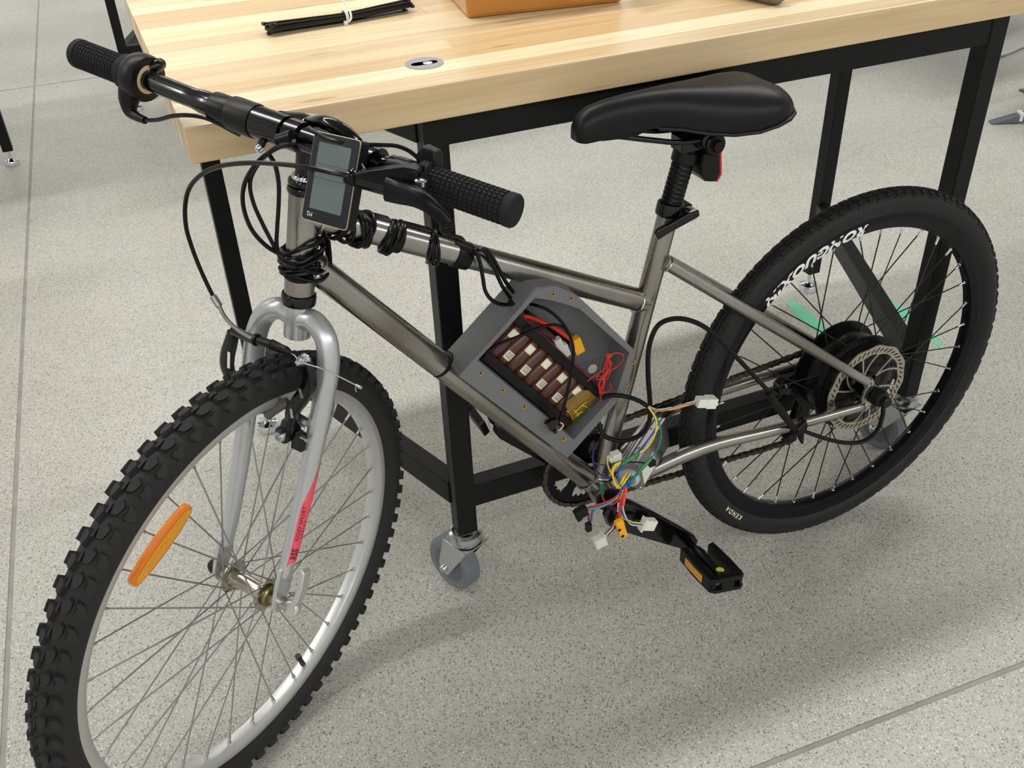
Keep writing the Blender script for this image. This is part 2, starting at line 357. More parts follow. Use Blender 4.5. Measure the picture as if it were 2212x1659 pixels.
for (lx, ly) in LAMPS:
    e = empty('ceiling_lamp', Matrix.Translation(T0 + TX * lx + TY * ly + V((0, 0, ROOM_H))) @ Matrix.Rotation(TAB_ANG, 4, 'Z'))
    tag(e, 'long white ceiling strip lamp over the workshop', 'lamp', 'strip lamps on the ceiling')
    MB().box((0, 0, -0.05), (2.44, 0.2, 0.10)).build('housing', whitepl, e, smooth=0)
    MB().box((0, 0, -0.108), (2.40, 0.16, 0.012)).build('diffuser', tubeglow, e, smooth=0)
# green tape on the floor
def tapestrip(pix, label):
    pts = [fl(*p) for p in pix]; m = MB(); k = len(pts)
    m.prism([(p.x, p.y) for p in pts], (0, 0, 0), V((1, 0, 0)), V((0, 1, 0)), Z, 0.0001, 0.0006)
    tag(m.build('tape_strip', greentape, smooth=0), label, 'tape')
tapestrip([(1696, 650), (1712, 650), (1736, 662), (1762, 684), (1796, 722), (1830, 760), (1812, 766), (1776, 729), (1744, 702), (1722, 685)], 'torn green masking tape strip on floor behind the chainstay bridge')
tapestrip([(1916, 648), (1934, 652), (1990, 694), (2034, 738), (2030, 752), (2012, 738), (1970, 705), (1926, 668)], 'green masking tape strip on floor beyond the caster leg')

# ================================================================ work tables
TOPZ, TTH, TW = 0.892, 0.043, 0.033
TABLE_M = Matrix.Translation(T0) @ Matrix.Rotation(TAB_ANG, 4, 'Z')
TINTS = ['#e6d3a6', '#dcc294', '#eedfb8', '#d6b98a', '#e4cfa6', '#d4bc9c', '#e9d7ae', '#dfc89e', '#efe2be', '#dac29a']
def rail(m, a, b_, z0, z1, wd):
    a, b_ = V(a), V(b_); d = (b_ - a); L = d.length; d.normalize(); nrm = V((-d.y, d.x, 0))
    m.prism([(0, -wd / 2), (L, -wd / 2), (L, wd / 2), (0, wd / 2)], V((a.x, a.y, 0)), d, nrm, Z, z0, z1)
def caster(parent, x, y, ztop, trail, off=0.034):
    e = empty('caster', Matrix.Translation(V((x, y, 0))), parent)
    t = V((trail[0], trail[1], 0)).normalized(); ax = V((-t.y, t.x, 0)); wc = t * off + V((0, 0, 0.05))
    MB().lathe([(0.0, ztop - 0.012), (0.017, ztop - 0.012), (0.0195, ztop - 0.004), (0.022, ztop - 0.003), (0.027, ztop - 0.006), (0.0285, ztop - 0.013), (0.0285, ztop - 0.019), (0.026, ztop - 0.024), (0.0, ztop - 0.026)], (0, 0, 0), Z, 32).build('swivel_ring', zinc, e)
    m = MB()
    zt = ztop - 0.026
    m.prism([(-0.027, -0.0245), (0.024, -0.0245), (0.030, -0.018), (0.030, 0.018), (0.024, 0.0245), (-0.027, 0.0245)], (0, 0, 0), t, ax, Z, zt - 0.003, zt)
    for sgn in (-1, 1):
        m.prism([(-0.027, zt), (0.030, zt), (off + 0.012, 0.058), (off + 0.006, 0.038), (off - 0.008, 0.038)], (0, 0, 0), t, Z, ax, sgn * 0.0225, sgn * 0.0255)
    m.build('caster_fork', zinc, e, smooth=0, bevel=0.0012)
    MB().lathe([(0.0, -0.014), (0.030, -0.014), (0.041, -0.0165), (0.0445, -0.0165), (0.050, -0.012), (0.050, 0.012), (0.0445, 0.0165), (0.041, 0.0165), (0.030, 0.014), (0.0, 0.014)], wc, ax, 40, caps=False).build('caster_wheel', greytyre, e, smooth=35)
    m = MB()
    for sgn in (-1, 1): m.lathe([(0.0, 0.015), (0.014, 0.0152), (0.026, 0.0155), (0.034, 0.0148)], wc, ax * sgn, 24, caps=False)
    m.build('wheel_hub', greyhub, e)
    m = MB().tube([wc - ax * 0.026, wc + ax * 0.026], 0.004, 10)
    for sgn in (-1, 1): m.lathe([(0.0075, 0.0255), (0.0075, 0.0285), (0.005, 0.0315), (0.0, 0.0325)], wc, ax * sgn, 14)
    m.build('axle_bolt', zinc, e)
def glide(parent, x, y, zb, name='levelling_foot'):
    e = MB().lathe([(0.0, 0.0), (0.0225, 0.0), (0.0235, 0.004), (0.0235, 0.012), (0.021, 0.017), (0.010, 0.020), (0.0075, 0.022), (0.0052, 0.024), (0.0052, zb + 0.01)], (x, y, 0), Z, 28).build(name, chrome, parent)
    return e
def base_frame(parent, FL, FR, BL, BR, cast=True, zt=TOPZ - TTH):
    h = TW / 2
    legs = {'FL': FL, 'FR': FR, 'BL': BL, 'BR': BR}
    for k, (x, y) in legs.items():
        zb = 0.147 if (cast and k[0] == 'F') else 0.052
        MB().box((x, y, (zb + zt) / 2), (TW, TW, zt - zb)).build('leg', paintblk, parent, smooth=0, bevel=0.0018)
        if not (cast and k[0] == 'F'): glide(parent, x, y, zb)
    f = lambda a, b_: (V((*legs[a], 0)), V((*legs[b_], 0)))
    for (a, b_, z0, z1, nm) in (('FL', 'FR', zt - 0.042, zt, 'apron_rail'), ('BL', 'BR', zt - 0.042, zt, 'apron_rail'), ('FL', 'BL', zt - 0.042, zt, 'apron_rail'), ('FR', 'BR', zt - 0.042, zt, 'apron_rail'),
                                ('FL', 'FR', 0.2, 0.2424, 'lower_rail'), ('FL', 'BL', 0.2, 0.2424, 'lower_rail'), ('FR', 'BR', 0.2, 0.2424, 'lower_rail')):
        p, q = f(a, b_); d = (q - p).normalized(); m = MB(); rail(m, p + d * h * 0.9, q - d * h * 0.9, z0, z1, 0.030)
        m.build(nm, paintblk, parent, smooth=0, bevel=0.0018)
def tabletop(parent, L, D, n, seed):
    rnd = random.Random(seed); wd = D / n
    for i in range(n):
        cuts = [0.0] + sorted(rnd.uniform(0.25, L - 0.25) for _ in range(0 if i == 0 else rnd.choice((1, 1, 2)))) + [L]
        for a, b_ in zip(cuts[:-1], cuts[1:]):
            if b_ - a < 0.02: continue
            o = MB().box((0, 0, 0), (b_ - a - 0.0003, wd - 0.0003, TTH)).build('wood_strip', maplem, parent, smooth=0, bevel=0.0009 if 0 < i < n - 1 else 0.002)
            o.location = ((a + b_) / 2, (i + 0.5) * wd, TOPZ - TTH / 2); o.color = lin(rnd.choice(TINTS))
tb1 = empty('work_table', TABLE_M)
tag(tb1, 'maple butcher block workbench on a black steel frame with casters, beside the bicycle', 'table')
tabletop(tb1, 1.52, 0.70, 16, 5)
FLc, FRc, BLc, BRc = (0.2965, 0.0365), (1.1945, 0.0265), (0.0745, 0.6515), (1.4465, 0.6300)
base_frame(tb1, FLc, FRc, BLc, BRc)
_rt = Matrix.Rotation(-TAB_ANG, 3, 'Z')
d1 = _rt @ V((-0.707, 0.707, 0)); d2 = _rt @ V((-0.55, 0.83, 0))
caster(tb1, *FLc, 0.147, d1); caster(tb1, *FRc, 0.147, d2, 0.034)
# recessed caster access cap in the top
cp = empty('access_cap', Matrix.Translation(V((0.3097, 0.0855, TOPZ))), tb1)
m = MB(); ns = 40; outer = [(0.0243 * math.cos(2 * math.pi * k / ns), 0.0243 * math.sin(2 * math.pi * k / ns)) for k in range(ns)]
slot = []
for k in range(ns):
    a = 2 * math.pi * k / ns; x = math.cos(a) * 0.0068; y = math.sin(a) * 0.0068; slot.append((x + (0.0105 if x > 0 else -0.0105), y))
for z in (0.0008, -0.004):
    m.add([(p[0], p[1], z) for p in outer] + [(p[0], p[1], z) for p in slot], [(k, (k + 1) % ns, ns + (k + 1) % ns, ns + k) for k in range(ns)])
m.add([(p[0], p[1], 0.0008) for p in outer] + [(p[0], p[1], -0.004) for p in outer], [(k, (k + 1) % ns, ns + (k + 1) % ns, ns + k) for k in range(ns)])
m.add([(p[0], p[1], 0.0008) for p in slot] + [(p[0], p[1], -0.004) for p in slot], [(k, (k + 1) % ns, ns + (k + 1) % ns, ns + k) for k in range(ns)])
m.build('ring_plate', alu, cp, smooth=30)
MB().lathe([(0.0, 0.0003), (0.0175, 0.0003)], (0, 0, 0), Z, 24).build('slot_floor', gumtape, cp)
MB().lathe([(0.0062, 0.0003), (0.0062, 0.0011), (0.0, 0.0015)], (0.004, -0.001, 0), Z, 14).build('screw_head', zinc, cp)

# two more benches farther back, only parts of their frames show
p = fl(262, 100, 0.2424)
tb2 = empty('work_table', Matrix.Translation(V((p.x, p.y, 0))) @ Matrix.Rotation(TAB_ANG, 4, 'Z'))
tag(tb2, 'second workbench whose black leg and slanted lower rail show past the maple corner', 'table')
tabletop_m = Matrix.Translation(V((-0.2, -0.02, 0)))
sub = tb2
def far_bench(parent, x0, y0, L, D, FLx, FRx, BLx, BRx, seed, cast=False):
    rnd = random.Random(seed); n = 8
    for i in range(n):
        o = MB().box((0, 0, 0), (L, D / n - 0.0003, TTH)).build('wood_strip', maplem, parent, smooth=0)
        o.location = (x0 + L / 2, y0 + (i + 0.5) * D / n, TOPZ - TTH / 2); o.color = lin(rnd.choice(TINTS))
    base_frame(parent, FLx, FRx, BLx, BRx, cast)
far_bench(tb2, -0.06, -0.04, 1.5, 0.7, (0.0, 0.0), (1.4, 0.0), (0.22, 0.6), (1.2, 0.6), 3)
p = fl(28, 356)
tb3 = empty('work_table', Matrix.Translation(V((p.x, p.y, 0))) @ Matrix.Rotation(TAB_ANG, 4, 'Z'))
tag(tb3, 'neighbouring workbench whose black leg stands on a chrome foot beside the long floor joint', 'table')
far_bench(tb3, -1.46, -0.66, 1.52, 0.7, (-1.2, -0.6), (-0.24, -0.6), (-1.4, 0.0), (0.0, 0.0), 4)

# ---------------------------------------------------------------- things lying on the bench
def tpos(u, v, z=TOPZ):
    q = fl(u, v, z) - T0; return V((q.dot(TX), q.dot(TY), z))
# cable tie bundle
pa, pm, pb_ = tpos(578, 76), tpos(748, 50), tpos(886, 22)
bd = empty('cable_tie_bundle', TABLE_M @ Matrix.Translation(V((pm.x, pm.y, TOPZ))))
tag(bd, 'bundle of black cable ties held together by one white tie, on the bench', 'cable ties')
A_, B_ = V((pa.x - pm.x, pa.y - pm.y, 0)), V((pb_.x - pm.x, pb_.y - pm.y, 0))
dd = (B_ - A_).normalized(); nn = V((-dd.y, dd.x, 0)); rnd = random.Random(3)
for k in range(42):
    a = rnd.uniform(0, 2 * math.pi); rr = math.sqrt(rnd.random()); flip = rnd.random() < 0.45
    cm_ = nn * (0.0075 * rr * math.cos(a)) + V((0, 0, 0.0085 + 0.0072 * rr * math.sin(a)))
    ea = nn * (0.014 * rr * math.cos(a) + rnd.uniform(-.003, .003)) + V((0, 0, 0.0098 + 0.0085 * rr * math.sin(a)))
    eb = nn * (0.013 * rr * math.cos(a) + rnd.uniform(-.003, .003)) + V((0, 0, 0.0095 + 0.0082 * rr * math.sin(a)))
    p0 = A_ * rnd.uniform(0.90, 1.0) + ea; p1 = B_ * rnd.uniform(0.90, 1.0) + eb
    pts = spline([p0, A_ * 0.5 + (ea + cm_) / 2, cm_, B_ * 0.5 + (eb + cm_) / 2, p1], 3); m = MB()
    vs = []; fs = []
    for q in pts:
        for (i, j) in ((-1, -1), (1, -1), (1, 1), (-1, 1)): vs.append(q + nn * (0.0013 * i) + Z * (0.0006 * j))
    for i in range(len(pts) - 1):
        for k2 in range(4): fs.append((4 * i + k2, 4 * i + (k2 + 1) % 4, 4 * i + 4 + (k2 + 1) % 4, 4 * i + 4 + k2))
    fs += [(0, 1, 2, 3), tuple(range(len(vs) - 4, len(vs)))]
    m.add(vs, fs); hd = p1 if flip else p0
    m.box(hd, (0.005, 0.0045, 0.0038), (dd, nn, Z)); m.build('cable_tie', blackties, bd, smooth=0)
m = MB(); ring = [nn * (0.0092 * math.cos(t)) + V((0, 0, 0.0092 + 0.0088 * math.sin(t))) for t in [2 * math.pi * k / 20 for k in range(20)]]
for off in (-0.0012, 0.0012): m.tube([q + dd * off for q in ring], 0.0011, 6, closed=True)
tail = spline([nn * -0.010 + Z * 0.004, nn * -0.0125 + Z * 0.010 + dd * .004, nn * -0.002 + Z * 0.022 + dd * 0.004, nn * 0.03 + Z * 0.05 - dd * 0.008, nn * 0.055 + Z * 0.06 - dd * 0.018], 6)
m.tube(tail, 0.0016, 6); m.box(nn * -0.009 + Z * 0.003 - dd * 0.004, (0.005, 0.005, 0.005), (dd, nn, Z)); m.build('white_tie', whitepl, bd)
# taped cardboard box
b0, b1 = tpos(1010, 42), tpos(1345, 6)
bxd = V((b1.x - b0.x, b1.y - b0.y, 0)); bl = bxd.length; bxd.normalize(); bn = V((-bxd.y, bxd.x, 0))
bx_ = empty('cardboard_box', TABLE_M @ mtx(V((b0.x, b0.y, TOPZ)), bxd, bn, Z)); tag(bx_, 'cardboard box wrapped all over in amber packing tape, on the bench', 'box')
MB().box((bl / 2, 0.09, 0.06), (bl, 0.18, 0.12)).build('carton', carton, bx_, smooth=0, bevel=0.006)
m = MB()
for (x0, x1, z0, z1) in ((0.11, 0.16, 0.016, 0.026), (0.15, 0.185, 0.012, 0.020), (0.19, 0.235, 0.018, 0.022)):
    pts = []
    for k in range(9):
        t = k / 8; pts.append((x0 + (x1 - x0) * t, z0 + (z1 - z0) * abs(math.sin(t * 7 + x0 * 90))))
    vs = [V((x, -0.0012 - 0.0012 * (k % 2), z)) for k, (x, z) in enumerate(pts)] + [V((x, -0.0004, z - 0.006)) for (x, z) in pts]
    m.add(vs, [(k, k + 1, k + 10, k + 9) for k in range(8)])
m.build('tape_wrinkle', cleartape, bx_, smooth=0)
# worn round handle end at the back of the bench
h0 = tpos(1690, 14); mh = empty('wooden_mallet', TABLE_M @ Matrix.Translation(V((h0.x, h0.y, TOPZ)))); tag(mh, 'worn grey round-ended mallet lying on the bench near its front edge', 'mallet')
hd = V((-0.30, 0.95, 0)).normalized()
MB().lathe([(0.0, 0.0), (0.008, 0.001), (0.0125, 0.006), (0.0143, 0.014), (0.0138, 0.05), (0.0125, 0.12), (0.012, 0.2)], (0, 0, 0.0146), hd, 24).build('handle', oldwood, mh)
MB().lathe([(0.0, -0.05), (0.026, -0.05), (0.028, -0.044), (0.028, 0.044), (0.026, 0.05), (0.0, 0.05)], hd * 0.222 + Z * 0.0282, V((-hd.y, hd.x, 0)), 24).build('mallet_head', oldwood, mh)

# ---------------------------------------------------------------- chairs behind the bench: only their feet show
def tubechair(foot, kneel, label, name='stacking_chair', flip=1):
    e = empty(name, Matrix.Translation(V((foot.x, foot.y, 0)))); tag(e, label, 'chair', 'chairs behind the bench')
    ax = [V((0, 0, 0)), V(kneel)]
    side = V((0.4, 0.28, 0)) * flip; fw = V((-0.28, 0.40, 0))
    for (o, k) in ((V((0, 0, 0)), ax[1]), (side, ax[1] - side * 0.12), (fw, ax[1] * 0.7), (side + fw, ax[1] * 0.7 - side * 0.12)):
        MB().tube([o + V((0, 0, 0.012)), o + V((k.x, k.y, 0.44))], 0.011, 12).build('leg', chrome, e)
        MB().lathe([(0.0, 0.0), (0.012, 0.0), (0.0135, 0.004), (0.0135, 0.016), (0.0112, 0.018)], o, Z, 16).build('foot_cap', chrome, e)
    c0 = side / 2 + fw / 2 + V((ax[1].x, ax[1].y, 0.45)) * 1.0
    sd = side.normalized(); fd = fw.normalized()
    MB().box(c0 + V((0, 0, 0.0)), (0.42, 0.42, 0.025), (sd, fd, Z)).build('seat', blackpl, e, smooth=0, bevel=0.01)
    MB().box(c0 + fd * 0.21 + V((0, 0, 0.26)), (0.40, 0.02, 0.28), (sd, fd, Z)).build('backrest', blackpl, e, smooth=0, bevel=0.008)
tubechair(fl(2076, 240), (0.09, 0.03, 0), 'chair with chrome tube legs standing behind the bench caster leg')
# grey sled foot of another seat, and the bent chrome bar behind it
f0 = fl(2150, 266); f1 = fl(2212, 262); f2 = fl(2212, 283)
e = empty('swivel_stool', Matrix.Translation(V((f1.x + 0.22, f1.y - 0.02, 0)))); tag(e, 'grey stool whose flat splayed foot rests on the floor beyond the bench', 'stool')
o_ = V((f1.x + 0.22, f1.y - 0.02, 0))
for k in range(5):
    a = math.atan2(f0.y - o_.y, f0.x - o_.x) + k * 2 * math.pi / 5; d = V((math.cos(a), math.sin(a), 0)); nn2 = V((-d.y, d.x, 0)); L = 0.34
    MB().prism([(0.0, 0.075), (L * 0.35, 0.06), (L * 0.78, 0.028), (L, 0.006), (L, 0.0), (L * 0.74, 0.004), (L * 0.3, 0.04), (0, 0.055)], (0, 0, 0), d, Z, nn2, -0.016, 0.016).build('foot_arm', ashgrey, e, smooth=0, bevel=0.003)
    MB().box(d * (L * 0.72) + Z * 0.024, (0.012, 0.034, 0.03), (d, nn2, Z)).build('foot_pad', clearnyl, e, smooth=0, bevel=0.002)
MB().lathe([(0.035, 0.05), (0.035, 0.09), (0.022, 0.10), (0.022, 0.42), (0.03, 0.44), (0.0, 0.44)], (0, 0, 0), Z, 20).build('column', ashgrey, e)
MB().lathe([(0.0, 0.44), (0.16, 0.44), (0.18, 0.46), (0.17, 0.49), (0.0, 0.50)], (0, 0, 0), Z, 32).build('seat', blackpl, e)
q0 = fl(2180, 116); q1 = fl(2212, 103); q2 = V((q1.x + 0.35, q1.y - 0.02, 0))
e = empty('sled_chair', Matrix.Translation(V((q0.x, q0.y, 0)))); tag(e, 'chair on a bent chrome sled bar, standing beyond the bench end', 'chair', 'chairs behind the bench')
sd = V((q1.x - q0.x, q1.y - q0.y, 0)).normalized(); fd = V((-sd.y, sd.x, 0))
for k, off in enumerate((0.0, 0.42)):
    o = fd * off
    MB().tube(spline([o - sd * 0.16 + Z * 0.44, o - sd * 0.1 + Z * 0.06, o - sd * 0.06 + Z * 0.012, o + sd * 0.1 + Z * 0.012, o + sd * 0.33 + Z * 0.012, o + sd * 0.38 + Z * 0.06, o + sd * 0.42 + Z * 0.44], 6), 0.010, 12).build('sled_bar', chrome, e)
fc_ = fl(2068, 96); MB().lathe([(0.0, 0.0), (0.012, 0.0), (0.0135, 0.004), (0.0135, 0.016), (0.0100, 0.018)], V((fc_.x - q0.x, fc_.y - q0.y, 0)), Z, 16).build('foot_cap', chrome, e)
MB().tube([V((fc_.x - q0.x, fc_.y - q0.y, 0.016)), V((fc_.x - q0.x + 0.05, fc_.y - q0.y + 0.02, 0.44))], 0.010, 12).build('leg', chrome, e)
MB().box(sd * 0.13 + fd * 0.21 + Z * 0.455, (0.5, 0.44, 0.03), (sd, fd, Z)).build('seat', blackpl, e, smooth=0, bevel=0.01)
MB().box(sd * 0.40 + fd * 0.21 + Z * 0.68, (0.02, 0.42, 0.30), (sd, fd, Z)).build('backrest', blackpl, e, smooth=0, bevel=0.008)

# ================================================================ the bicycle
bike = empty('bicycle', mtx(C - FU * RADR, FX, FN, FU))
tag(bike, 'bare steel electric bicycle with silver fork and open battery box, leaning on the bench', 'bicycle')
OFF = V((0, 0, RADR))                      # frame axes (origin at rear axle) -> bicycle local
def P(m, name, mt, parent=None, **k): return m.build(name, mt, parent or bike, off=OFF, **k)
def wire(name, pts, r, mt, parent, k=7, n=8, extra=None, **kw):
    m = MB().tube(spline(pts, k), r, n)
    if extra: extra(m)
    return P(m, name, mt, parent, **kw)
YB = V((0, 1, 0)); XB = V((1, 0, 0))
def F3(x, z, y=0.0): return V((x, y, z))

# ---- frame
frame = empty('frame', None, bike, 'bare unpainted welded steel frame')
BB = V((0.4634, 0, -0.0693)); SD_ = (V((0.3652, 0, 0.3396)) - V((0.4463, 0, 0.0077))).normalized()
ST_TOP = V((0.3545, 0, 0.3765)); ST_BOT = BB.copy()
HD_T, HD_B = s2f(0, 0, 0.047), s2f(0, 0, -0.074)
m = MB().tube([ST_BOT + SD_ * 0.01, ST_TOP], 0.0147, 24); P(m, 'seat_tube', steel, frame)
m = MB().tube([s2f(0, 0, 0.022) + V((-.004, 0, 0)), V((0.3875, 0, 0.2385))], 0.0162, 24); P(m, 'top_tube', steel, frame)
m = MB().tube([s2f(0, 0, -0.030), BB + V((0.006, 0, 0.008))], 0.0176, 24); P(m, 'down_tube', steel, frame)
m = MB().tube([HD_B, HD_T], 0.0178, 28); P(m, 'head_tube', steel, frame)
m = MB().tube([BB - YB * 0.034, BB + YB * 0.034], 0.0200, 28); P(m, 'bottom_bracket_shell', steel, frame)
NSS0, NSS1 = fr(1436, 566, 0.013), fr(1880, 829, 0.068)
FSS0, FSS1 = V((NSS0.x, -0.013, NSS0.z)), V((NSS1.x + 0.008, -0.068, NSS1.z + 0.008))
for a, b_ in ((NSS0, NSS1), (FSS0, FSS1)):
    m = MB(); q = [a.lerp(b_, t / 10) for t in range(11)]; m.tube(q, [0.0096] * 3 + [0.0096 - 0.0022 * t / 8 for t in range(8)], 16); P(m, 'seat_stay', steel, frame)
near_cs = [V((0.430, 0.020, -0.060)), fr(1415, 1012, 0.034), fr(1490, 978, 0.050), fr(1560, 955, 0.056), fr(1700, 922, 0.064), fr(1868, 876, 0.069)]
far_cs = [V((q.x, -q.y, q.z + (0.004 if i > 2 else 0))) for i, q in enumerate(near_cs)]
for q in (near_cs, far_cs):
    pts = spline(q, 6); k = len(pts); m = MB().tube(pts, [0.0112 - 0.0035 * max(0, (i / k - 0.45)) / 0.55 for i in range(k)], 16); P(m, 'chain_stay', steel, frame)
for sgn in (1, -1):
    y = 0.069 * sgn; a = V((NSS1.x, y, NSS1.z)); b_ = V((near_cs[-1].x, y, near_cs[-1].z))
    pts2 = [(a.x + .004, a.z + .004), (a.x - .010, a.z - .004), (-0.004, 0.016), (-0.014, 0.008), (-0.016, -0.006), (-0.010, -0.016), (0.002, -0.018), (b_.x - .004, b_.z - .008), (b_.x + .008, b_.z + .003), (0.024, 0.000), (0.021, 0.010)]
    m = MB().prism(pts2, (0, 0, 0), XB, Z, YB, y - 0.003, y + 0.003); P(m, 'dropout', steel, frame, smooth=0, bevel=0.0012)
def weldring(c, d, r0, bead=0.0016, n=36, sweep=1.0, start=0.0):
    x, y = basis(d); m = MB(); pts = []
    for k in range(int(n * sweep) + 1):
        a = start + 2 * math.pi * k / n; pts.append(c + (x * math.cos(a) + y * math.sin(a)) * (r0 + random.uniform(-.0006, .0006)))
    m.tube(pts, [bead * random.uniform(0.7, 1.3) for _ in pts], 6); return m
for c, d, r0 in ((V((0.4015, 0, 0.2448)), (V((0.84, 0, 0.47)) - V((0.3875, 0, 0.2385))), 0.0172), (BB + V((0.019, 0, 0.0235)), s2f(0, 0, -0.03) - BB, 0.0186), (BB + SD_ * 0.0225, SD_, 0.0157),
                 (s2f(0, 0, -0.030) + (BB - s2f(0, 0, -0.030)).normalized() * 0.0235, BB - s2f(0, 0, -0.03), 0.0184), (s2f(0, 0, 0.022) + (V((0.3875, 0, 0.2385)) - s2f(0, 0, 0.022)).normalized() * 0.0205, V((0.3875, 0, 0.2385)) - s2f(0, 0, 0.022), 0.0172),
                 (NSS0.lerp(NSS1, 0.012), NSS1 - NSS0, 0.0100), (NSS0.lerp(NSS1, 0.985), NSS1 - NSS0, 0.0078), (near_cs[-1] + V((.002, 0, 0)), near_cs[-1] - near_cs[-2], 0.0080)):
    P(weldring(c, d, r0), 'weld_bead', weld if r0 < 0.0185 else steel, frame)
m = MB()
for (h0, h1, r0) in ((-0.0885, -0.0745, 0.0208), (0.0475, 0.0560, 0.0202), (0.0565, 0.0640, 0.0196)):
    m = MB().lathe([(r0 - 0.003, h0), (r0 - 0.0008, h0 + .0006), (r0, h0 + .003), (r0, h1 - .003), (r0 - 0.0008, h1 - .0006), (r0 - 0.003, h1)], s2f(0, 0, 0), _A, 32); P(m, 'headset_cup', blackgl, bike)
m = MB().lathe([(0.0155, 0.064), (0.0155, 0.068), (0.0148, 0.069)], s2f(0, 0, 0), _A, 28); P(m, 'headset_lock_ring', chrome, bike)

# ---- fork
fork = empty('fork', None, bike, 'silver painted rigid fork')
m = MB().lathe([(0.0160, -0.131), (0.0162, -0.129), (0.0162, -0.0885), (0.0180, -0.0885)], s2f(0, 0, 0), _A, 28)
m.lathe([(0.013, -0.131), (0.013, -0.10)], s2f(0, 0, 0), _A, 20, caps=False); P(m, 'crown', silver, fork)
def legpts(s):
    return spline([s2f(0.001, 0.008 * s, -0.106), s2f(0.002, 0.026 * s, -0.103), s2f(0.004, 0.046 * s, -0.117), s2f(0.008, 0.0555 * s, -0.145), s2f(0.013, 0.0560 * s, -0.19), s2f(0.022, 0.0545 * s, -0.25), s2f(0.034, 0.0525 * s, -0.32), s2f(0.049, 0.0505 * s, -0.39), s2f(0.060, 0.0500 * s, -0.432)], 6)
for s in (1, -1):
    pts = legpts(s); k = len(pts); m = MB().tube(pts, [0.0136 if i < k * 0.45 else 0.0136 - 0.0042 * ((i - k * 0.45) / (k * 0.55)) for i in range(k)], 22)
    m.ball(pts[-1], 0.0094, 12); P(m, 'blade', silver, fork)
    c0 = s2f(0.0676, 0.0505 * s, -0.4729)
    m = MB().prism([(-0.012, 0.052), (0.004, 0.052), (0.010, 0.030), (0.0135, 0.008), (0.0135, -0.004), (0.009, -0.012), (0.003, -0.0145), (-0.0045, -0.0125), (-0.010, -0.006), (-0.0125, 0.006), (-0.018, 0.020), (-0.021, 0.036), (-0.017, 0.042)], c0, _E, _A, _W, -0.0028, 0.0028)
    P(m, 'fork_end', silver, fork, smooth=0, bevel=0.001)
    m = MB()
    for (ee, zz) in ((-0.015, 0.028), (-0.012, 0.016)): m.lathe([(0.0045, -0.0032), (0.0045, 0.0032)], c0 + _E * ee + _A * zz, _W, 12)
    P(m, 'eyelet', zinc, fork)
# decal on the near blade
def blade_surf(t, ang, lift=0.0004):
    pts = legpts(1); k = len(pts) - 1; f = t * k; i = min(int(f), k - 1); c = pts[i].lerp(pts[i + 1], f - i); d = (pts[i + 1] - pts[i]).normalized()
    wv = (_W - d * _W.dot(d)).normalized(); ev = wv.cross(d); rr = 0.0136 if t < 0.45 else 0.0136 - 0.0042 * ((t - 0.45) / 0.55)
    return c + (wv * math.cos(ang) + ev * math.sin(ang)) * (rr + lift)
ta, tb_ = 0.66, 0.955; m = MB(); vs = []; fs = []; K = 14
for i in range(K + 1):
    t = ta + (tb_ - ta) * i / K; sfrac = i / K
    w0 = 0.45; w1 = w0 - (1.45 * min(1, sfrac / 0.38) if sfrac < 0.93 else 1.45) - 0.0001; w0 = w0 if sfrac < 0.93 else 0.45 - 1.3 * (sfrac - 0.93) / 0.07
    for j in range(5): vs.append(blade_surf(t, w0 + (w1 - w0) * j / 4))
for i in range(K):
    for j in range(4): fs.append((i * 5 + j, i * 5 + j + 1, i * 5 + 6 + j, i * 5 + 5 + j))
m.add(vs, fs); P(m, 'decal', pinkdec, fork, label='coral red decal with black lettering')
def on_blade(s_, size, t0, a0, name, bold=0.0):
    tv, tf = text_polys(s_, size, bold=bold, shear=0.15, align='LEFT'); L = 0.42
    m = MB(); m.add([blade_surf(t0 - v.x / L, a0 - v.y / 0.0105, 0.0008) for v in tv], tf); P(m, name, inkdark, fork, smooth=0)
on_blade('RSS', 0.0120, 0.925, -0.38, 'lettering', 0.0002); on_blade('RIGID SPORT', 0.0062, 0.858, -0.56, 'lettering'); on_blade('S E R I E S', 0.0045, 0.852, -0.02, 'lettering')

# ---- wheels
def tyre_mesh(m, c, ax, e, up, Rc, prof, n=120):
    k = len(prof); vs = []
    for i in range(n):
        t = 2 * math.pi * i / n; rd = e * math.cos(t) + up * math.sin(t)
        for (dr, dw) in prof: vs.append(c + rd * (Rc + dr) + ax * dw)
    fs = []
    for i in range(n):
        i2 = (i + 1) % n
        for j in range(k): fs.append((i * k + j, i * k + (j + 1) % k, i2 * k + (j + 1) % k, i2 * k + j))
    m.add(vs, fs)
def block(m, c, ax, e, up, Rc, rt, poly, base, top, shrink=0.82):
    # poly: (theta, section angle) corners; raised block on a torus
    mt = sum(p[0] for p in poly) / len(poly); mp = sum(p[1] for p in poly) / len(poly); k = len(poly); vs = []
    for (lv, f) in ((base, 1.0), (top, shrink)):
        for (t, ph) in poly:
            t_, p_ = mt + (t - mt) * f, mp + (ph - mp) * f
            rd = e * math.cos(t_) + up * math.sin(t_); vs.append(c + rd * (Rc + (rt + lv) * math.cos(p_)) + ax * ((rt + lv) * math.sin(p_)))
    m.add(vs, [tuple(range(k, 2 * k))] + [(i, (i + 1) % k, k + (i + 1) % k, k + i) for i in range(k)])
def spoke_mesh(L, mt, nip_l=0.013, r=0.00105, nip_r=0.0019):
    m = MB().tube([V((0, 0, 0)), V((0, 0, L))], r, 8); m.lathe([(nip_r * 0.8, L - nip_l), (nip_r, L - nip_l + 0.002), (nip_r, L - 0.003), (nip_r * 1.5, L - 0.002), (nip_r * 1.5, L + 0.001)], (0, 0, 0), Z, 10)
    me = m.mesh('spoke', mt); return me
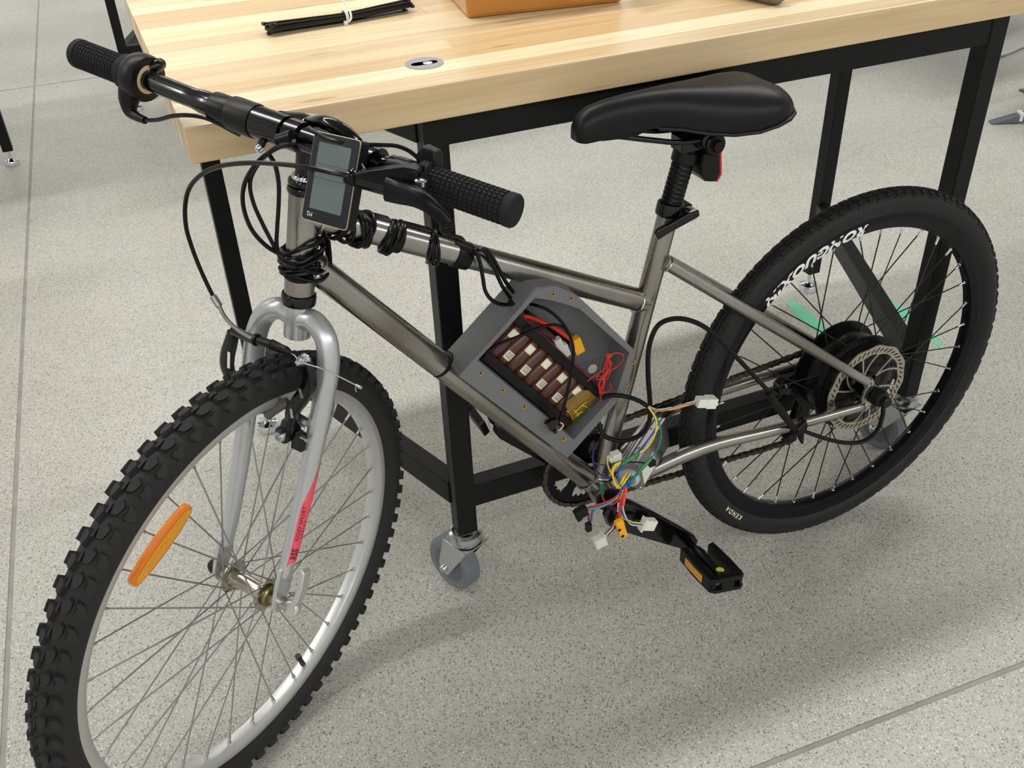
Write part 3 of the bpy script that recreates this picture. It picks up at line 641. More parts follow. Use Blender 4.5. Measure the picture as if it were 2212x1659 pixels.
def spokes(parent, c, ax, e, up, rn, phase, flr, flw, cross, mt, nipm, nipw=0.0, count=36):
    L = None; me = None; step = 2 * math.pi / count
    for i in range(count):
        side = 1 if i % 2 == 0 else -1; lead = 1 if (i // 2) % 2 == 0 else -1
        tn = phase + i * step; th = tn + lead * cross
        p0 = c + (e * math.cos(th) + up * math.sin(th)) * flr + ax * (flw * side + 0.0012 * lead * side); p1 = c + (e * math.cos(tn) + up * math.sin(tn)) * rn + ax * (nipw * side)
        d = p1 - p0
        if me is None:
            L = d.length; me = spoke_mesh(L, mt); me.materials.append(nipm)
            zl = L - 0.0125
            for pl in me.polygons:
                if all(me.vertices[v].co.z > zl - 0.002 for v in pl.vertices): pl.material_index = 1
        x, y = basis(d); inst('spoke', me, parent, mtx(p0 + OFF, x, y, d.normalized()))
# front wheel
WC = s2f(0.067631, 0, -0.472923); fw = empty('front_wheel', None, bike, 'silver rimmed front wheel with chunky knobbly tyre')
m = MB(); RcF, rtF = 0.2982, 0.0214
prof = [(rtF * math.cos(a) * 0.98, rtF * math.sin(a) * 1.06) for a in [R_(-140 + 280 * k / 18) for k in range(19)]] + [(-0.021, 0.0095), (-0.021, -0.0095)]
tyre_mesh(m, WC, _W, _E, _A, RcF, prof); P(m, 'tyre', tyrerub, fw, smooth=50)
m = MB(); NP = 74; stp = 2 * math.pi / NP
for i in range(NP):
    t = R_(80.6) + i * stp
    for s in (-1, 1):
        tt = t + (0 if s < 0 else stp * 0.45); D = R_
        ag = lambda pts: [(tt + a * stp, D(b_) * s) for (a, b_) in pts]
        block(m, WC, _W, _E, _A, RcF, rtF, ag([(-0.36, 52), (-0.26, 40), (0.05, 43), (0.34, 37), (0.27, 56), (0.04, 64), (-0.18, 70)]), -0.001, 0.0074, 0.80)       # shoulder lug
        block(m, WC, _W, _E, _A, RcF, rtF, ag([(-0.40, 11), (0.16, 4), (0.38, 19), (0.22, 33), (-0.06, 32), (-0.32, 26)]), -0.001, 0.0052, 0.82)    # centre block
    block(m, WC, _W, _E, _A, RcF, rtF, [(t + stp * (0.05), R_(-5)), (t + stp * 0.5, R_(-3)), (t + stp * 0.52, R_(4)), (t + stp * 0.08, R_(3))], -0.001, 0.0040, 0.85)
tr = P(m, 'tyre_tread', tyrerub, fw, smooth=0, label='raised rubber lugs of the knobbly tyre'); tr['kind'] = 'stuff'
m = MB(); tyre_mesh(m, WC, _W, _E, _A, 0.0, [(0.2858, 0.0125), (0.2862, 0.0105), (0.2790, 0.0095), (0.2780, -0.0095), (0.2862, -0.0105), (0.2858, -0.0125), (0.2748, -0.0128), (0.2698, -0.0118), (0.2650, -0.0085), (0.2640, -0.005), (0.2640, 0.005), (0.2650, 0.0085), (0.2698, 0.0118), (0.2748, 0.0128)], 144)
P(m, 'rim', rimsilver, fw, smooth=35)
spokes(fw, WC, _W, _E, _A, 0.2643, R_(6.9), 0.0195, 0.029, R_(66), spokesteel, spokesteel)
m = MB().lathe([(0.0, -0.036), (0.009, -0.036), (0.010, -0.0335), (0.0135, -0.0325), (0.0135, -0.0305), (0.023, -0.0300), (0.023, -0.0280), (0.014, -0.0272), (0.0122, -0.022), (0.0112, -0.016), (0.0112, 0.016), (0.0122, 0.022), (0.014, 0.0272), (0.023, 0.0280), (0.023, 0.0300), (0.0135, 0.0305), (0.0135, 0.0325), (0.010, 0.0335), (0.009, 0.036), (0.0, 0.036)], WC, _W, 36)
P(m, 'hub', hubsteel, fw, smooth=30)
for s in (-1, 1): P(MB().lathe([(0.0085, 0.0315), (0.0145, 0.0315), (0.0155, 0.034), (0.0135, 0.0365), (0.0085, 0.0368)], WC, _W * s, 28), 'bearing_cap', brassdull, fw)
m = MB().tube([WC - _W * 0.048, WC + _W * 0.048], 0.0062, 14)
for s in (-1, 1): m.lathe([(0.0082, 0.037), (0.0082, 0.047)], WC, _W * s, 6)
m.lathe([(0.0085, 0.0533), (0.0085, 0.066), (0.0, 0.066)], WC, _W, 18); P(m, 'axle', hubsteel, fw, smooth=30)
m = MB().lathe([(0.0085, 0.0535), (0.0108, 0.055), (0.0108, 0.062), (0.0075, 0.068), (0.0, 0.069)], WC, -_W, 12); P(m, 'axle_nut', blackpl, fw)
# quick release lever, pointing up beside the blade
lc = WC + _W * 0.071; lv = (_A * 0.97 - _E * 0.24).normalized(); lx = lv.cross(_W).normalized()
m = MB().lathe([(0.0, -0.006), (0.0105, -0.006), (0.0115, -0.004), (0.0115, 0.004), (0.0105, 0.006), (0.0, 0.006)], lc, lx, 24)
pts = [(-0.0045, 0.004), (0.0035, 0.004), (0.0075, 0.018), (0.009, 0.036), (0.0075, 0.056), (0.003, 0.0605), (-0.001, 0.057), (0.002, 0.036), (-0.001, 0.018)]
m.prism([(p[0] + 0.003, p[1]) for p in pts], lc, _W, lv, lx, -0.0075, 0.0075); P(m, 'quick_release_lever', rimsilver, fw, smooth=30, bevel=0.0012)
va = R_(-118.1); vd = _E * math.cos(va) + _A * math.sin(va)
m = MB().tube([WC + vd * 0.2645, WC + vd * 0.250, WC + vd * 0.243, WC + vd * 0.2425, WC + vd * 0.234], [0.0042, 0.0036, 0.0034, 0.0048, 0.0044], 14); P(m, 'valve_stem', blackpl, fw)
# amber spoke reflector
rp = [s2f(*st(285, 1264, 0.011)), s2f(*st(409, 1092, 0.011))]; rc = (rp[0] + rp[1]) / 2; rl = (rp[1] - rp[0]).normalized(); rn_ = _W.copy(); rw_ = rn_.cross(rl).normalized(); hl = (rp[1] - rp[0]).length / 2
m = MB(); ol = [(-hl, -0.004), (-hl + 0.005, -0.0075), (-hl * .5, -0.0115), (0, -0.0128), (hl * .5, -0.0115), (hl - 0.005, -0.0075), (hl, -0.004), (hl, 0.004), (hl - 0.005, 0.0075), (hl * .5, 0.0115), (0, 0.0128), (-hl * .5, 0.0115), (-hl + 0.005, 0.0075), (-hl, 0.004)]
m.prism(ol, rc, rl, rw_, rn_, -0.0055, 0.0035); rf = P(m, 'spoke_reflector', amber, fw, smooth=0, bevel=0.0014, label='amber spoke reflector')
m = MB().prism([(p[0] * 0.92, p[1] * 0.62) for p in ol], rc, rl, rw_, rn_, 0.0035, 0.0046); m.lathe([(0.0042, 0.0036), (0.0042, 0.006), (0.0, 0.0063)], rc, rn_, 14); P(m, 'reflector_prism', amberdk, fw, smooth=0, bevel=0.0008)

# rear wheel (its axle is turned a hair against the frame)
RA = V((-0.03398, 0.99942, 0)); RE = V((0.99942, 0.03398, 0)); RU = Z; O0 = V((0, 0, 0))
rw = empty('rear_wheel', None, bike, 'black rear wheel with hub motor and disc rotor')
m = MB(); RcR, rtR = 0.3008, 0.0198
prof = [(rtR * math.cos(a), rtR * math.sin(a) * 1.0) for a in [R_(-142 + 284 * k / 20) for k in range(21)]] + [(-0.019, 0.010), (-0.019, -0.010)]
tyre_mesh(m, O0, RA, RE, RU, RcR, prof); P(m, 'tyre', tyreslick, rw, smooth=50)
m = MB(); NR = 112; stp = 2 * math.pi / NR
for i in range(NR):
    t = i * stp
    for s in (-1, 1):
        ag = lambda pts: [(t + a * stp, R_(b_) * s) for (a, b_) in pts]
        block(m, O0, RA, RE, RU, RcR, rtR, ag([(-0.42, 6), (0.1, 3.5), (0.18, 9), (0.42, 9), (0.38, 19), (-0.10, 21), (-0.16, 14), (-0.44, 14)]), -0.001, 0.0026, 0.90)
        block(m, O0, RA, RE, RU, RcR, rtR, ag([(-0.30, 24), (0.36, 22), (0.44, 32), (0.10, 34), (0.04, 42), (-0.28, 41)]), -0.001, 0.0024, 0.90)
        if i % 2 == 0: block(m, O0, RA, RE, RU, RcR, rtR, ag([(-0.5, 45), (0.8, 44), (0.8, 52), (-0.5, 53)]), -0.001, 0.0014, 0.95)
tr = P(m, 'tyre_tread', tyreslick, rw, smooth=0, label='fine block tread of the road tyre'); tr['kind'] = 'stuff'
m = MB(); tyre_mesh(m, O0, RA, RE, RU, 0.0, [(0.2862, 0.0130), (0.2866, 0.0112), (0.279, 0.010), (0.278, -0.010), (0.2866, -0.0112), (0.2862, -0.0130), (0.2755, -0.0136), (0.2720, -0.0125), (0.2625, -0.0095), (0.2605, -0.006), (0.2605, 0.006), (0.2625, 0.0095), (0.2720, 0.0125), (0.2755, 0.0136)], 144)
P(m, 'rim', blackan, rw, smooth=30)
spokes(rw, O0, RA, RE, RU, 0.2610, R_(5.7), 0.0800, 0.0265, R_(24), spokeblack, chrome)
m = MB().lathe([(0.0, -0.046), (0.030, -0.046), (0.052, -0.042), (0.066, -0.034), (0.072, -0.0285), (0.0845, -0.0285), (0.0845, -0.0250), (0.074, -0.0245), (0.0735, -0.012), (0.0745, -0.010), (0.0745, 0.012), (0.0735, 0.0145), (0.074, 0.0245), (0.0845, 0.0250), (0.0845, 0.0285), (0.072, 0.0290), (0.070, 0.034), (0.055, 0.039), (0.030, 0.041), (0.026, 0.047), (0.0, 0.047)], O0, RA, 56)
P(m, 'hub_motor', motorblk, rw, smooth=30)
m = MB()
for k in range(12):
    a = R_(15 + 30 * k); d = RE * math.cos(a) + RU * math.sin(a); m.lathe([(0.0028, 0.033), (0.0028, 0.0365), (0.0, 0.037)], d * 0.0665, RA, 8)
P(m, 'motor_screw', blackan, rw)
for a in (-8, -30): 
    d = RE * math.cos(R_(a)) + RU * math.sin(R_(a)); P(MB().lathe([(0.0062, 0.0), (0.0062, 0.0004), (0, 0.0005)], d * 0.0735 + RA * 0.004, d, 14), 'round_sticker', stickerw, rw)
# disc rotor: wavy ring with slots, six curved arms, carrier
yr = 0.0505; m = MB(); NS = 144; vs = []; fs = []
def rad(k):
    return 0.0788 + 0.0012 * math.sin(12 * 2 * math.pi * k / NS)
for (yy) in (yr - 0.0009, yr + 0.0009):
    for k in range(NS):
        a = 2 * math.pi * k / NS; d = RE * math.cos(a) + RU * math.sin(a); vs += [d * rad(k) + RA * yy, d * (0.0640 + 0.0010 * math.cos(12 * a)) + RA * yy]
for k in range(NS):
    k2 = (k + 1) % NS; o2 = 2 * NS
    skip = False
    fs += [(2 * k, 2 * k2, 2 * k2 + 1, 2 * k + 1), (o2 + 2 * k, o2 + 2 * k2, o2 + 2 * k2 + 1, o2 + 2 * k + 1), (2 * k, 2 * k2, o2 + 2 * k2, o2 + 2 * k), (2 * k + 1, 2 * k2 + 1, o2 + 2 * k2 + 1, o2 + 2 * k + 1)]
m.add(vs, fs)
def strip(m, pts, wd, yy, th=0.0017):
    vs = []
    for i, (x, z) in enumerate(pts):
        a = pts[max(0, i - 1)]; b_ = pts[min(len(pts) - 1, i + 1)]; tx, tz = b_[0] - a[0], b_[1] - a[1]; L = math.hypot(tx, tz); nx, nz = -tz / L, tx / L
        for s in (-1, 1):
            for y in (yy - th / 2, yy + th / 2): vs.append(RE * (x + nx * wd / 2 * s) + RU * (z + nz * wd / 2 * s) + RA * y)
    fs = []
    for i in range(len(pts) - 1):
        a, b_ = 4 * i, 4 * i + 4; fs += [(a, a + 2, b_ + 2, b_), (a + 1, a + 3, b_ + 3, b_ + 1), (a, a + 1, b_ + 1, b_), (a + 2, a + 3, b_ + 3, b_ + 2)]
    m.add(vs, fs)
for k in range(6):
    a0 = R_(60 * k + 8)
    for sweep in (0.10, 0.62):
        strip(m, [(math.cos(a0 + sweep * t) * (0.024 + 0.041 * t), math.sin(a0 + sweep * t) * (0.024 + 0.041 * t)) for t in [q / 6 for q in range(7)]], 0.0032, yr)
P(m, 'disc_rotor', rotorst, rw, smooth=30)
m = MB()
for k in range(48):
    a = 2 * math.pi * k / 48; ln = (0.0042, 0.0054, 0.0036)[k % 3]; c = RE * math.cos(a) * 0.0712 + RU * math.sin(a) * 0.0712 + RA * yr
    dr = (RE * math.cos(a + 0.75) + RU * math.sin(a + 0.75)); dt = dr.cross(RA); m.box(c, (ln * 2, 0.0021, 0.0022), (dr, dt, RA))
P(m, 'rotor_slot', blackmt, rw, smooth=0)
m = MB().lathe([(0.0285, 0.0470), (0.0285, 0.0500), (0.020, 0.0515), (0.015, 0.0515), (0.015, 0.0600), (0.0, 0.060)], O0, RA, 32)
for k in range(6):
    a = R_(60 * k + 8); d = RE * math.cos(a) + RU * math.sin(a); m.lathe([(0.0034, 0.050), (0.0034, 0.0535), (0.0, 0.054)], d * 0.022, RA, 10)
P(m, 'rotor_carrier', blackan, rw)
m = MB().tube([RA * -0.098, RA * 0.086], 0.0058, 14); P(m, 'axle', zinc, rw)
m = MB().lathe([(0.0, 0.0725), (0.0125, 0.0725), (0.0155, 0.0745), (0.0155, 0.083), (0.0135, 0.0885), (0.0095, 0.0905), (0.0095, 0.0985), (0.0075, 0.1005), (0.0, 0.1005)], O0, RA, 14); P(m, 'axle_cover', blackpl, rw, smooth=30)
m = MB().lathe([(0.010, -0.074), (0.0095, -0.083), (0.0, -0.083)], O0, RA, 6); P(m, 'axle_nut', zinc, rw)
# freewheel cogs on the far side
for k, (rc_, yy) in enumerate(((0.040, -0.0485), (0.036, -0.0525), (0.032, -0.0565), (0.028, -0.0605))):
    nt = int(2 * math.pi * rc_ / 0.0127); pl = []
    for q in range(nt * 4):
        a = 2 * math.pi * q / (nt * 4); r_ = rc_ + (0.0026 if q % 4 in (1, 2) else -0.0016); pl.append((r_ * math.cos(a), r_ * math.sin(a)))
    m = MB().prism(pl, O0, RE, RU, RA, yy - 0.0009, yy + 0.0009); P(m, 'cog', chainst, rw, smooth=0)
# lettering: rim and sidewall
def on_wheel(txt, size, rr, a_mid, yy, name, mt, bold=0.0, shear=0.0, spacing=1.0, drop=0.0):
    tv, tf = text_polys(txt, size, bold, shear, 'CENTER', spacing); vs = []
    for v in tv:
        r_ = rr + v.y; a = a_mid + v.x / rr * 1.0; vs.append((RE * math.cos(a) + RU * math.sin(a)) * r_ + RA * (yy + drop * v.y))
    m = MB().add(vs, tf); P(m, name, mt, rw, smooth=0)
on_wheel('KENDA', 0.0118, 0.2965, R_(-42.5), 0.0202, 'lettering', creamprint, 0.0003, 0.0, 1.45)
def on_wheel2(txt, size, rr, a_mid, mt):
    tv, tf = text_polys(txt, size, 0.0011, 0.28, 'CENTER', 1.08); vs = []
    for v in tv:
        rv = rr - v.y; a = a_mid - v.x * 1.33 / rr; sl = (0.2720 - rv) / 0.0095; yy = 0.0138 if rv > 0.2745 else 0.0138 - 0.0032 * max(0.0, (0.2745 - rv) / 0.0115)
        vs.append((RE * math.cos(a) + RU * math.sin(a)) * rv + RA * yy)
    m = MB().add(vs, tf); P(m, 'lettering', mt, rw, smooth=0)
on_wheel2('RONGUOXIN', 0.0225, 0.2728, R_(66), whitepaint)

# ---- drive train
drv = empty('crankset', None, bike, 'black crankset with single chainring')
cl = V((0.3437, 0.104, -0.167)); cdv = V((cl.x - BB.x, 0, cl.z - BB.z)).normalized(); cn = V((-cdv.z, 0, cdv.x))
def arm(yin, yout, s):
    m = MB(); d = cdv * s; n_ = cn * s; L = 0.156
    pl = [(-0.024, 0.0), (-0.020, -0.014), (-0.008, -0.0235), (0.012, -0.0255), (0.06, -0.0225), (0.12, -0.0175), (L, -0.0140), (L + 0.010, -0.010), (L + 0.014, 0.0), (L + 0.010, 0.010), (L, 0.0140), (0.12, 0.0175), (0.06, 0.0225), (0.012, 0.0255), (-0.008, 0.0235), (-0.020, 0.014)]
    k = len(pl); vs = []
    for (y0, f) in ((0.0, 0.96), (0.003, 1.0), (0.011, 1.0), (0.015, 0.90)):
        for (a, b_) in pl:
            yy = yin + (y0 if yout > yin else -y0) + (0.010 if yout > yin else -0.010) * max(0, min(1, a / L)); vs.append(V((BB.x, yy, BB.z)) + d * (a * (1 if f == 1 else 1)) + n_ * (b_ * f))
    fs = [tuple(range(k - 1, -1, -1)), tuple(range(3 * k, 4 * k))]
    for i in range(3):
        for j in range(k): fs.append((i * k + j, i * k + (j + 1) % k, (i + 1) * k + (j + 1) % k, (i + 1) * k + j))
    m.add(vs, fs); return m
P(arm(0.062, 0.08, 1), 'crank_arm', blackgl, drv, smooth=30)
P(arm(-0.062, -0.08, -1), 'crank_arm', blackpl, drv, smooth=30)
m = MB().tube([BB - YB * 0.062, BB + YB * 0.064], 0.0095, 16); m.lathe([(0.0185, 0.034), (0.0185, 0.0385), (0.013, 0.040)], BB, YB, 28); m.lathe([(0.0, 0.0762), (0.0125, 0.0762), (0.0125, 0.0775), (0.0, 0.0785)], BB, YB, 24)
m.lathe([(0.0185, 0.034), (0.0185, 0.0385), (0.013, 0.040)], BB, -YB, 28); P(m, 'bottom_bracket', blackpl, drv)
CR, YC = 0.0690, -0.0480; nt = 34; m = MB()
pl = []
for q in range(nt * 4):
    a = 2 * math.pi * q / (nt * 4); r_ = CR + (0.0030 if q % 4 in (1, 2) else -0.0020); pl.append((r_ * math.cos(a), r_ * math.sin(a)))
vs = []; k = len(pl)
for y in (YC - 0.0011, YC + 0.0011):
    vs += [BB + V((p[0], y, p[1])) for p in pl]; vs += [BB + V((p[0] * 0.052 / CR, y, p[1] * 0.052 / CR)) for p in pl]
fs = []
for i in range(k):
    j = (i + 1) % k; fs += [(i, j, k + j, k + i), (2 * k + i, 2 * k + j, 3 * k + j, 3 * k + i), (i, j, 2 * k + j, 2 * k + i), (k + i, k + j, 3 * k + j, 3 * k + i)]
m.add(vs, fs)
for q in range(5):
    a = R_(72 * q + 20)
    m.prism([(-0.011, 0.018), (0.011, 0.018), (0.0075, 0.036), (0.012, 0.0535), (-0.012, 0.0535), (-0.0075, 0.036)], BB, V((-math.sin(a), 0, math.cos(a))), V((math.cos(a), 0, math.sin(a))), YB, YC - 0.0016, YC + 0.0016)
m.lathe([(0.024, YC - 0.004), (0.026, YC), (0.024, YC + 0.004), (0.010, YC + 0.005)], BB, YB, 28); P(m, 'chainring', blackan, drv, smooth=30)
# chain: every link a piece
chain = empty('chain', None, bike, 'oiled dark steel roller chain')
def circ_pts(c, r_, a0, a1, n):
    return [V((c[0] + r_ * math.cos(a0 + (a1 - a0) * i / n), YC, c[1] + r_ * math.sin(a0 + (a1 - a0) * i / n))) for i in range(n + 1)]
cogc, cogr = (0.0, 0.0), 0.0285
J1, J2 = (0.022, -0.072), (0.052, -0.146)
path = circ_pts((BB.x, BB.z), CR, R_(97), R_(-90), 40)
path += [V((J2[0] + 0.006, YC, J2[1] - 0.0150))] + circ_pts(J2, 0.0155, R_(-80), R_(-200), 10)[1:]
path += circ_pts(J1, 0.0150, R_(-30), R_(110), 10) + circ_pts(cogc, cogr, R_(-75), R_(-265), 24)
path = [V((p.x, YC - 0.006 * max(0, min(1, (0.38 - p.x) / 0.3)), p.z)) for p in path]
cum = [0.0]
for a, b_ in zip(path, path[1:] + path[:1]): cum.append(cum[-1] + (b_ - a).length)
TOT = cum[-1]; NL = int(round(TOT / 0.0127)); NL -= NL % 2
def at(sv):
    sv %= TOT; i = 0
    lo, hi = 0, len(path) - 1
    while lo < hi:
        mid = (lo + hi + 1) // 2
        if cum[mid] <= sv: lo = mid
        else: hi = mid - 1
    a, b_ = path[lo], path[(lo + 1) % len(path)]; return a.lerp(b_, (sv - cum[lo]) / max(1e-9, cum[lo + 1] - cum[lo]))
def linkmesh(outer):
    m = MB(); hw = 0.0034 if outer else 0.0022; p = 0.0127; pl = []
    for q in range(7): a = R_(90 + 180 * q / 6); pl.append((0.0040 * math.cos(a), 0.0040 * math.sin(a)))
    pl.append((p * 0.5, -0.0030))
    for q in range(7): a = R_(-90 + 180 * q / 6); pl.append((p + 0.0040 * math.cos(a), 0.0040 * math.sin(a)))
    pl.append((p * 0.5, 0.0030))
    for s in (-1, 1): m.prism(pl, (0, 0, 0), XB, Z, YB, s * hw, s * (hw + 0.0009))
    if not outer:
        for q in (0, p): m.tube([V((q, -0.0046, 0)), V((q, 0.0046, 0))], 0.0019, 8)
    return m.mesh('chain_link', chainst, 0)
LM = (linkmesh(True), linkmesh(False))
for i in range(NL):
    a, b_ = at(TOT * i / NL), at(TOT * (i + 1) / NL); d = (b_ - a).normalized(); y = (YB - d * YB.dot(d)).normalized(); inst('chain_link', LM[i % 2], chain, mtx(a + OFF, d, y, d.cross(y)))
# rear derailleur
der = empty('derailleur', None, bike, 'black rear derailleur below the hub')
m = MB()
m.prism([(0.000, -0.012), (0.016, -0.014), (0.062, -0.030), (0.078, -0.044), (0.076, -0.060), (0.060, -0.066), (0.030, -0.056), (0.010, -0.046), (-0.006, -0.028)], (0, 0, 0), XB, Z, YB, -0.086, -0.062); P(m, 'derailleur_body', blackgl, der, smooth=0, bevel=0.004)
m = MB()
for y in (-0.0635, -0.0455): m.prism([(J1[0] - 0.014, J1[1] + 0.010), (J1[0] + 0.012, J1[1] + 0.012), (J2[0] + 0.010, J2[1] - 0.004), (J2[0], J2[1] - 0.012), (J2[0] - 0.010, J2[1])], (0, 0, 0), XB, Z, YB, y, y + 0.0016)
P(m, 'cage_plate', blackpl, der, smooth=0)
for J in (J1, J2):
    pl = []
    for q in range(44): a = 2 * math.pi * q / 44; r_ = 0.0170 if q % 4 in (1, 2) else 0.0130; pl.append((J[0] + r_ * math.cos(a), J[1] + r_ * math.sin(a)))
    P(MB().prism(pl, (0, 0, 0), XB, Z, YB, -0.0555, -0.0525), 'jockey_wheel', blackpl, der, smooth=0)
m = MB()
for (x, z) in ((0.066, -0.041), (0.050, -0.036)): m.lathe([(0.0034, 0.0), (0.0034, 0.0025), (0, 0.003)], V((x, -0.062, z)), YB, 10)
P(m, 'adjuster_screw', zinc, der)
# pedals
def pedal(o, u, v, w_, refl):
    ped = empty('pedal', None, bike, 'black plastic pedal'); up = -w_
    c = lambda a, b_, h: o + u * a + v * b_ + up * h
    m = MB(); U1, V1, T = 0.0285, 0.098, 0.0115
    for s in (-1, 1):
        m.prism([(s * (U1 - 0.011), 0.004), (s * U1, 0.000), (s * (U1 + 0.002), V1 * 0.5), (s * U1, V1 - 0.006), (s * (U1 - 0.008), V1), (s * (U1 - 0.011), V1 - 0.01)], o, u, v, up, -T, T)
    m.prism([(-U1, V1 - 0.012), (U1, V1 - 0.012), (U1, V1 - 0.004), (U1 - 0.007, V1 + 0.002), (-U1 + 0.007, V1 + 0.002), (-U1, V1 - 0.004)], o, u, v, up, T - 0.006, T)
    m.prism([(-U1, V1 - 0.012), (U1, V1 - 0.012), (U1, V1 - 0.004), (U1 - 0.007, V1 + 0.002), (-U1 + 0.007, V1 + 0.002), (-U1, V1 - 0.004)], o, u, v, up, -T, -T + 0.005)
    for q in (-0.02, -0.010): m.box(c(q, V1 - 0.003, -0.001), (0.0018, 0.004, 0.018), (u, v, up))
    m.box(c(-0.014, V1 - 0.003, -0.001), (0.024, 0.004, 0.0016), (u, v, up))
    P(m, 'pedal_body', blackpl, ped, smooth=30, bevel=0.0015)
    m = MB().tube([c(0, -0.002, 0), c(0, 0.012, 0), c(0, 0.03, 0), c(0, 0.05, 0), c(0, 0.075, 0), c(0, V1, 0)], [0.0085, 0.0105, 0.0085, 0.0072, 0.0085, 0.0100], 18); m.lathe([(0.0108, 0.0), (0.0108, 0.003), (0.0, 0.0035)], c(0, V1 - 0.002, 0), v, 22)
    P(m, 'pedal_spindle', blackpl, ped)
    P(MB().tube([c(0, -0.018, 0), c(0, 0.0, 0)], 0.0065, 12), 'pedal_axle', blackan, ped)
    m = MB()
    for s in (-1, 1):
        for q in range(16):
            if q in (7, 8): m.box(c(s * (U1 - 0.0048), 0.012 + q * 0.005, T + 0.0004), (0.009, 0.0011, 0.0012), ((u + v * 0.5).normalized(), (v - u * 0.5).normalized(), up))
            else:
                for e_ in (-0.0032, 0, 0.0032): m.box(c(s * (U1 - 0.0048) + e_, 0.012 + q * 0.005, T + 0.0004), (0.0022, 0.0030, 0.0012), (u, v, up))
    for q in range(13):
        for e_ in (0.0, 0.0042): m.box(c(-0.022 + q * 0.0037, V1 - 0.0085 + e_, T + 0.0004), (0.0022, 0.0030, 0.0012), (u, v, up))
    g = P(m, 'grip_stud', blackmt, ped, smooth=0); g['kind'] = 'stuff'
    for s in ((-1, 1) if refl else ()): P(MB().box(c(s * (U1 + 0.0008), V1 * 0.48, -0.0005), (0.0032, 0.052, 0.0125), (u, v, up)), 'reflector', amberdk, ped, smooth=0, bevel=0.0006, label='amber pedal reflector')
    P(MB().lathe([(0.0062, 0.0), (0.0062, 0.0006), (0, 0.0008)], c(0.002, 0.070, 0.0078), up, 18), 'round_sticker', stickery, ped)
pu, pv, pw_ = V((-0.988, 0.1, -0.115)).normalized(), V((0.078, 0.981, 0.178)).normalized(), V((0.131, 0.167, -0.977)).normalized()
pedal(cl + pv * 0.002, pu, pv, pw_, True)
cr2 = V((2 * BB.x - cl.x, -0.100, 2 * BB.z - cl.z)); pedal(cr2, V((-0.95, 0, 0.31)), V((0, -1, 0)), V((-0.31, 0, -0.95)), False)

# ---- saddle and seat post
sadl = empty('saddle', None, bike, 'black vinyl saddle')
sec = [(0.4985, 0.5050, 0.0085, 0.010), (0.4965, 0.5170, 0.0150, 0.022), (0.4905, 0.5265, 0.0190, 0.032), (0.478, 0.5335, 0.0212, 0.038), (0.455, 0.5380, 0.0225, 0.041), (0.425, 0.5400, 0.0240, 0.041), (0.395, 0.5410, 0.0280, 0.041), (0.365, 0.5415, 0.0360, 0.046), (0.335, 0.5405, 0.0480, 0.052), (0.305, 0.5395, 0.0610, 0.054), (0.275, 0.5390, 0.0710, 0.052), (0.250, 0.5365, 0.0740, 0.045), (0.230, 0.5310, 0.0700, 0.036), (0.215, 0.5230, 0.0590, 0.026), (0.2065, 0.5140, 0.0430, 0.016), (0.2030, 0.5060, 0.0250, 0.007)]
m = MB(); vs = []; K = 25; SF = 0.80
for (x, zt, hw, dp) in sec:
    for j in range(K):
        t = -1 + 2 * j / (K - 1); a = abs(t)
        q = a * math.pi / 2; yy = hw * math.sin(q) ** 0.92; zz = zt - dp * (1 - max(0.0, math.cos(q)) ** 0.72) - (0.003 * max(0, 1 - a / 0.25) if hw > 0.04 else 0)
        vs.append(V((x, yy if t > 0 else -yy * SF, zz)))
fs = []
for i in range(len(sec) - 1):
    for j in range(K - 1): fs.append((i * K + j, i * K + j + 1, (i + 1) * K + j + 1, (i + 1) * K + j))
fs += [tuple(range(K)), tuple((len(sec) - 1) * K + j for j in range(K - 1, -1, -1))]
m.add(vs, fs); P(m, 'saddle_cover', saddlem, sadl, smooth=70)
m = MB(); pts = []
for s in (1,):
    for (x, zt, hw, dp) in sec[6:]: pts.append(V((x - 0.001, hw * 1.015, zt - dp - 0.0008)))
    for (x, zt, hw, dp) in sec[6:][::-1]: pts.append(V((x - 0.001, -hw * 1.015 * SF, zt - dp - 0.0008)))
m.tube(pts, 0.0026, 8); P(m, 'saddle_edging', blackpl, sadl)
m = MB(); bt = []
for (x, zt, hw, dp) in sec[1:]: bt.append((x, hw * 0.95, zt - dp + 0.004))
vs = []
for (x, hw, z) in bt: vs += [V((x, hw, z)), V((x, -hw * SF, z))]
m.add(vs, [(2 * i, 2 * i + 2, 2 * i + 3, 2 * i + 1) for i in range(len(bt) - 1)])
m.prism([(0.470, 0.500), (0.470, 0.4945), (0.445, 0.4925), (0.425, 0.4905), (0.405, 0.497), (0.395, 0.506), (0.44, 0.505)], (0, 0, 0), XB, Z, YB, -0.020, 0.020); P(m, 'saddle_base', blackmt, sadl, smooth=0)
for s in (1, -1):
    P(MB().tube(spline([V((0.470, 0.008 * s, 0.500)), V((0.435, 0.016 * s, 0.492)), V((0.395, 0.022 * s, 0.482)), V((0.360, 0.024 * s, 0.474)), V((0.315, 0.024 * s, 0.472)), V((0.285, 0.027 * s, 0.480)), V((0.262, 0.032 * s, 0.496))], 6), 0.0036, 10), 'saddle_rail', blackgl, sadl)
post = empty('seat_post', None, bike, 'black tape-wrapped seat post')
PT = V((0.3325, 0, 0.4570)); pd = (PT - ST_TOP).normalized()
m = MB().tube([ST_TOP - pd * 0.03, PT], 0.0133, 22); P(m, 'post_tube', blackmt, post)
m = MB(); q0 = ST_TOP + pd * 0.004
nsl = 26; vs_ = []
for i in range(nsl): m.lathe([(0.0142, i * 0.0021), (0.0151 - 0.0004 * (i % 3), i * 0.0021 + 0.0003), (0.0143, i * 0.0021 + 0.0021)], q0, pd, 22, caps=False)
P(m, 'tape_wrap', tapeblk, post, smooth=30)
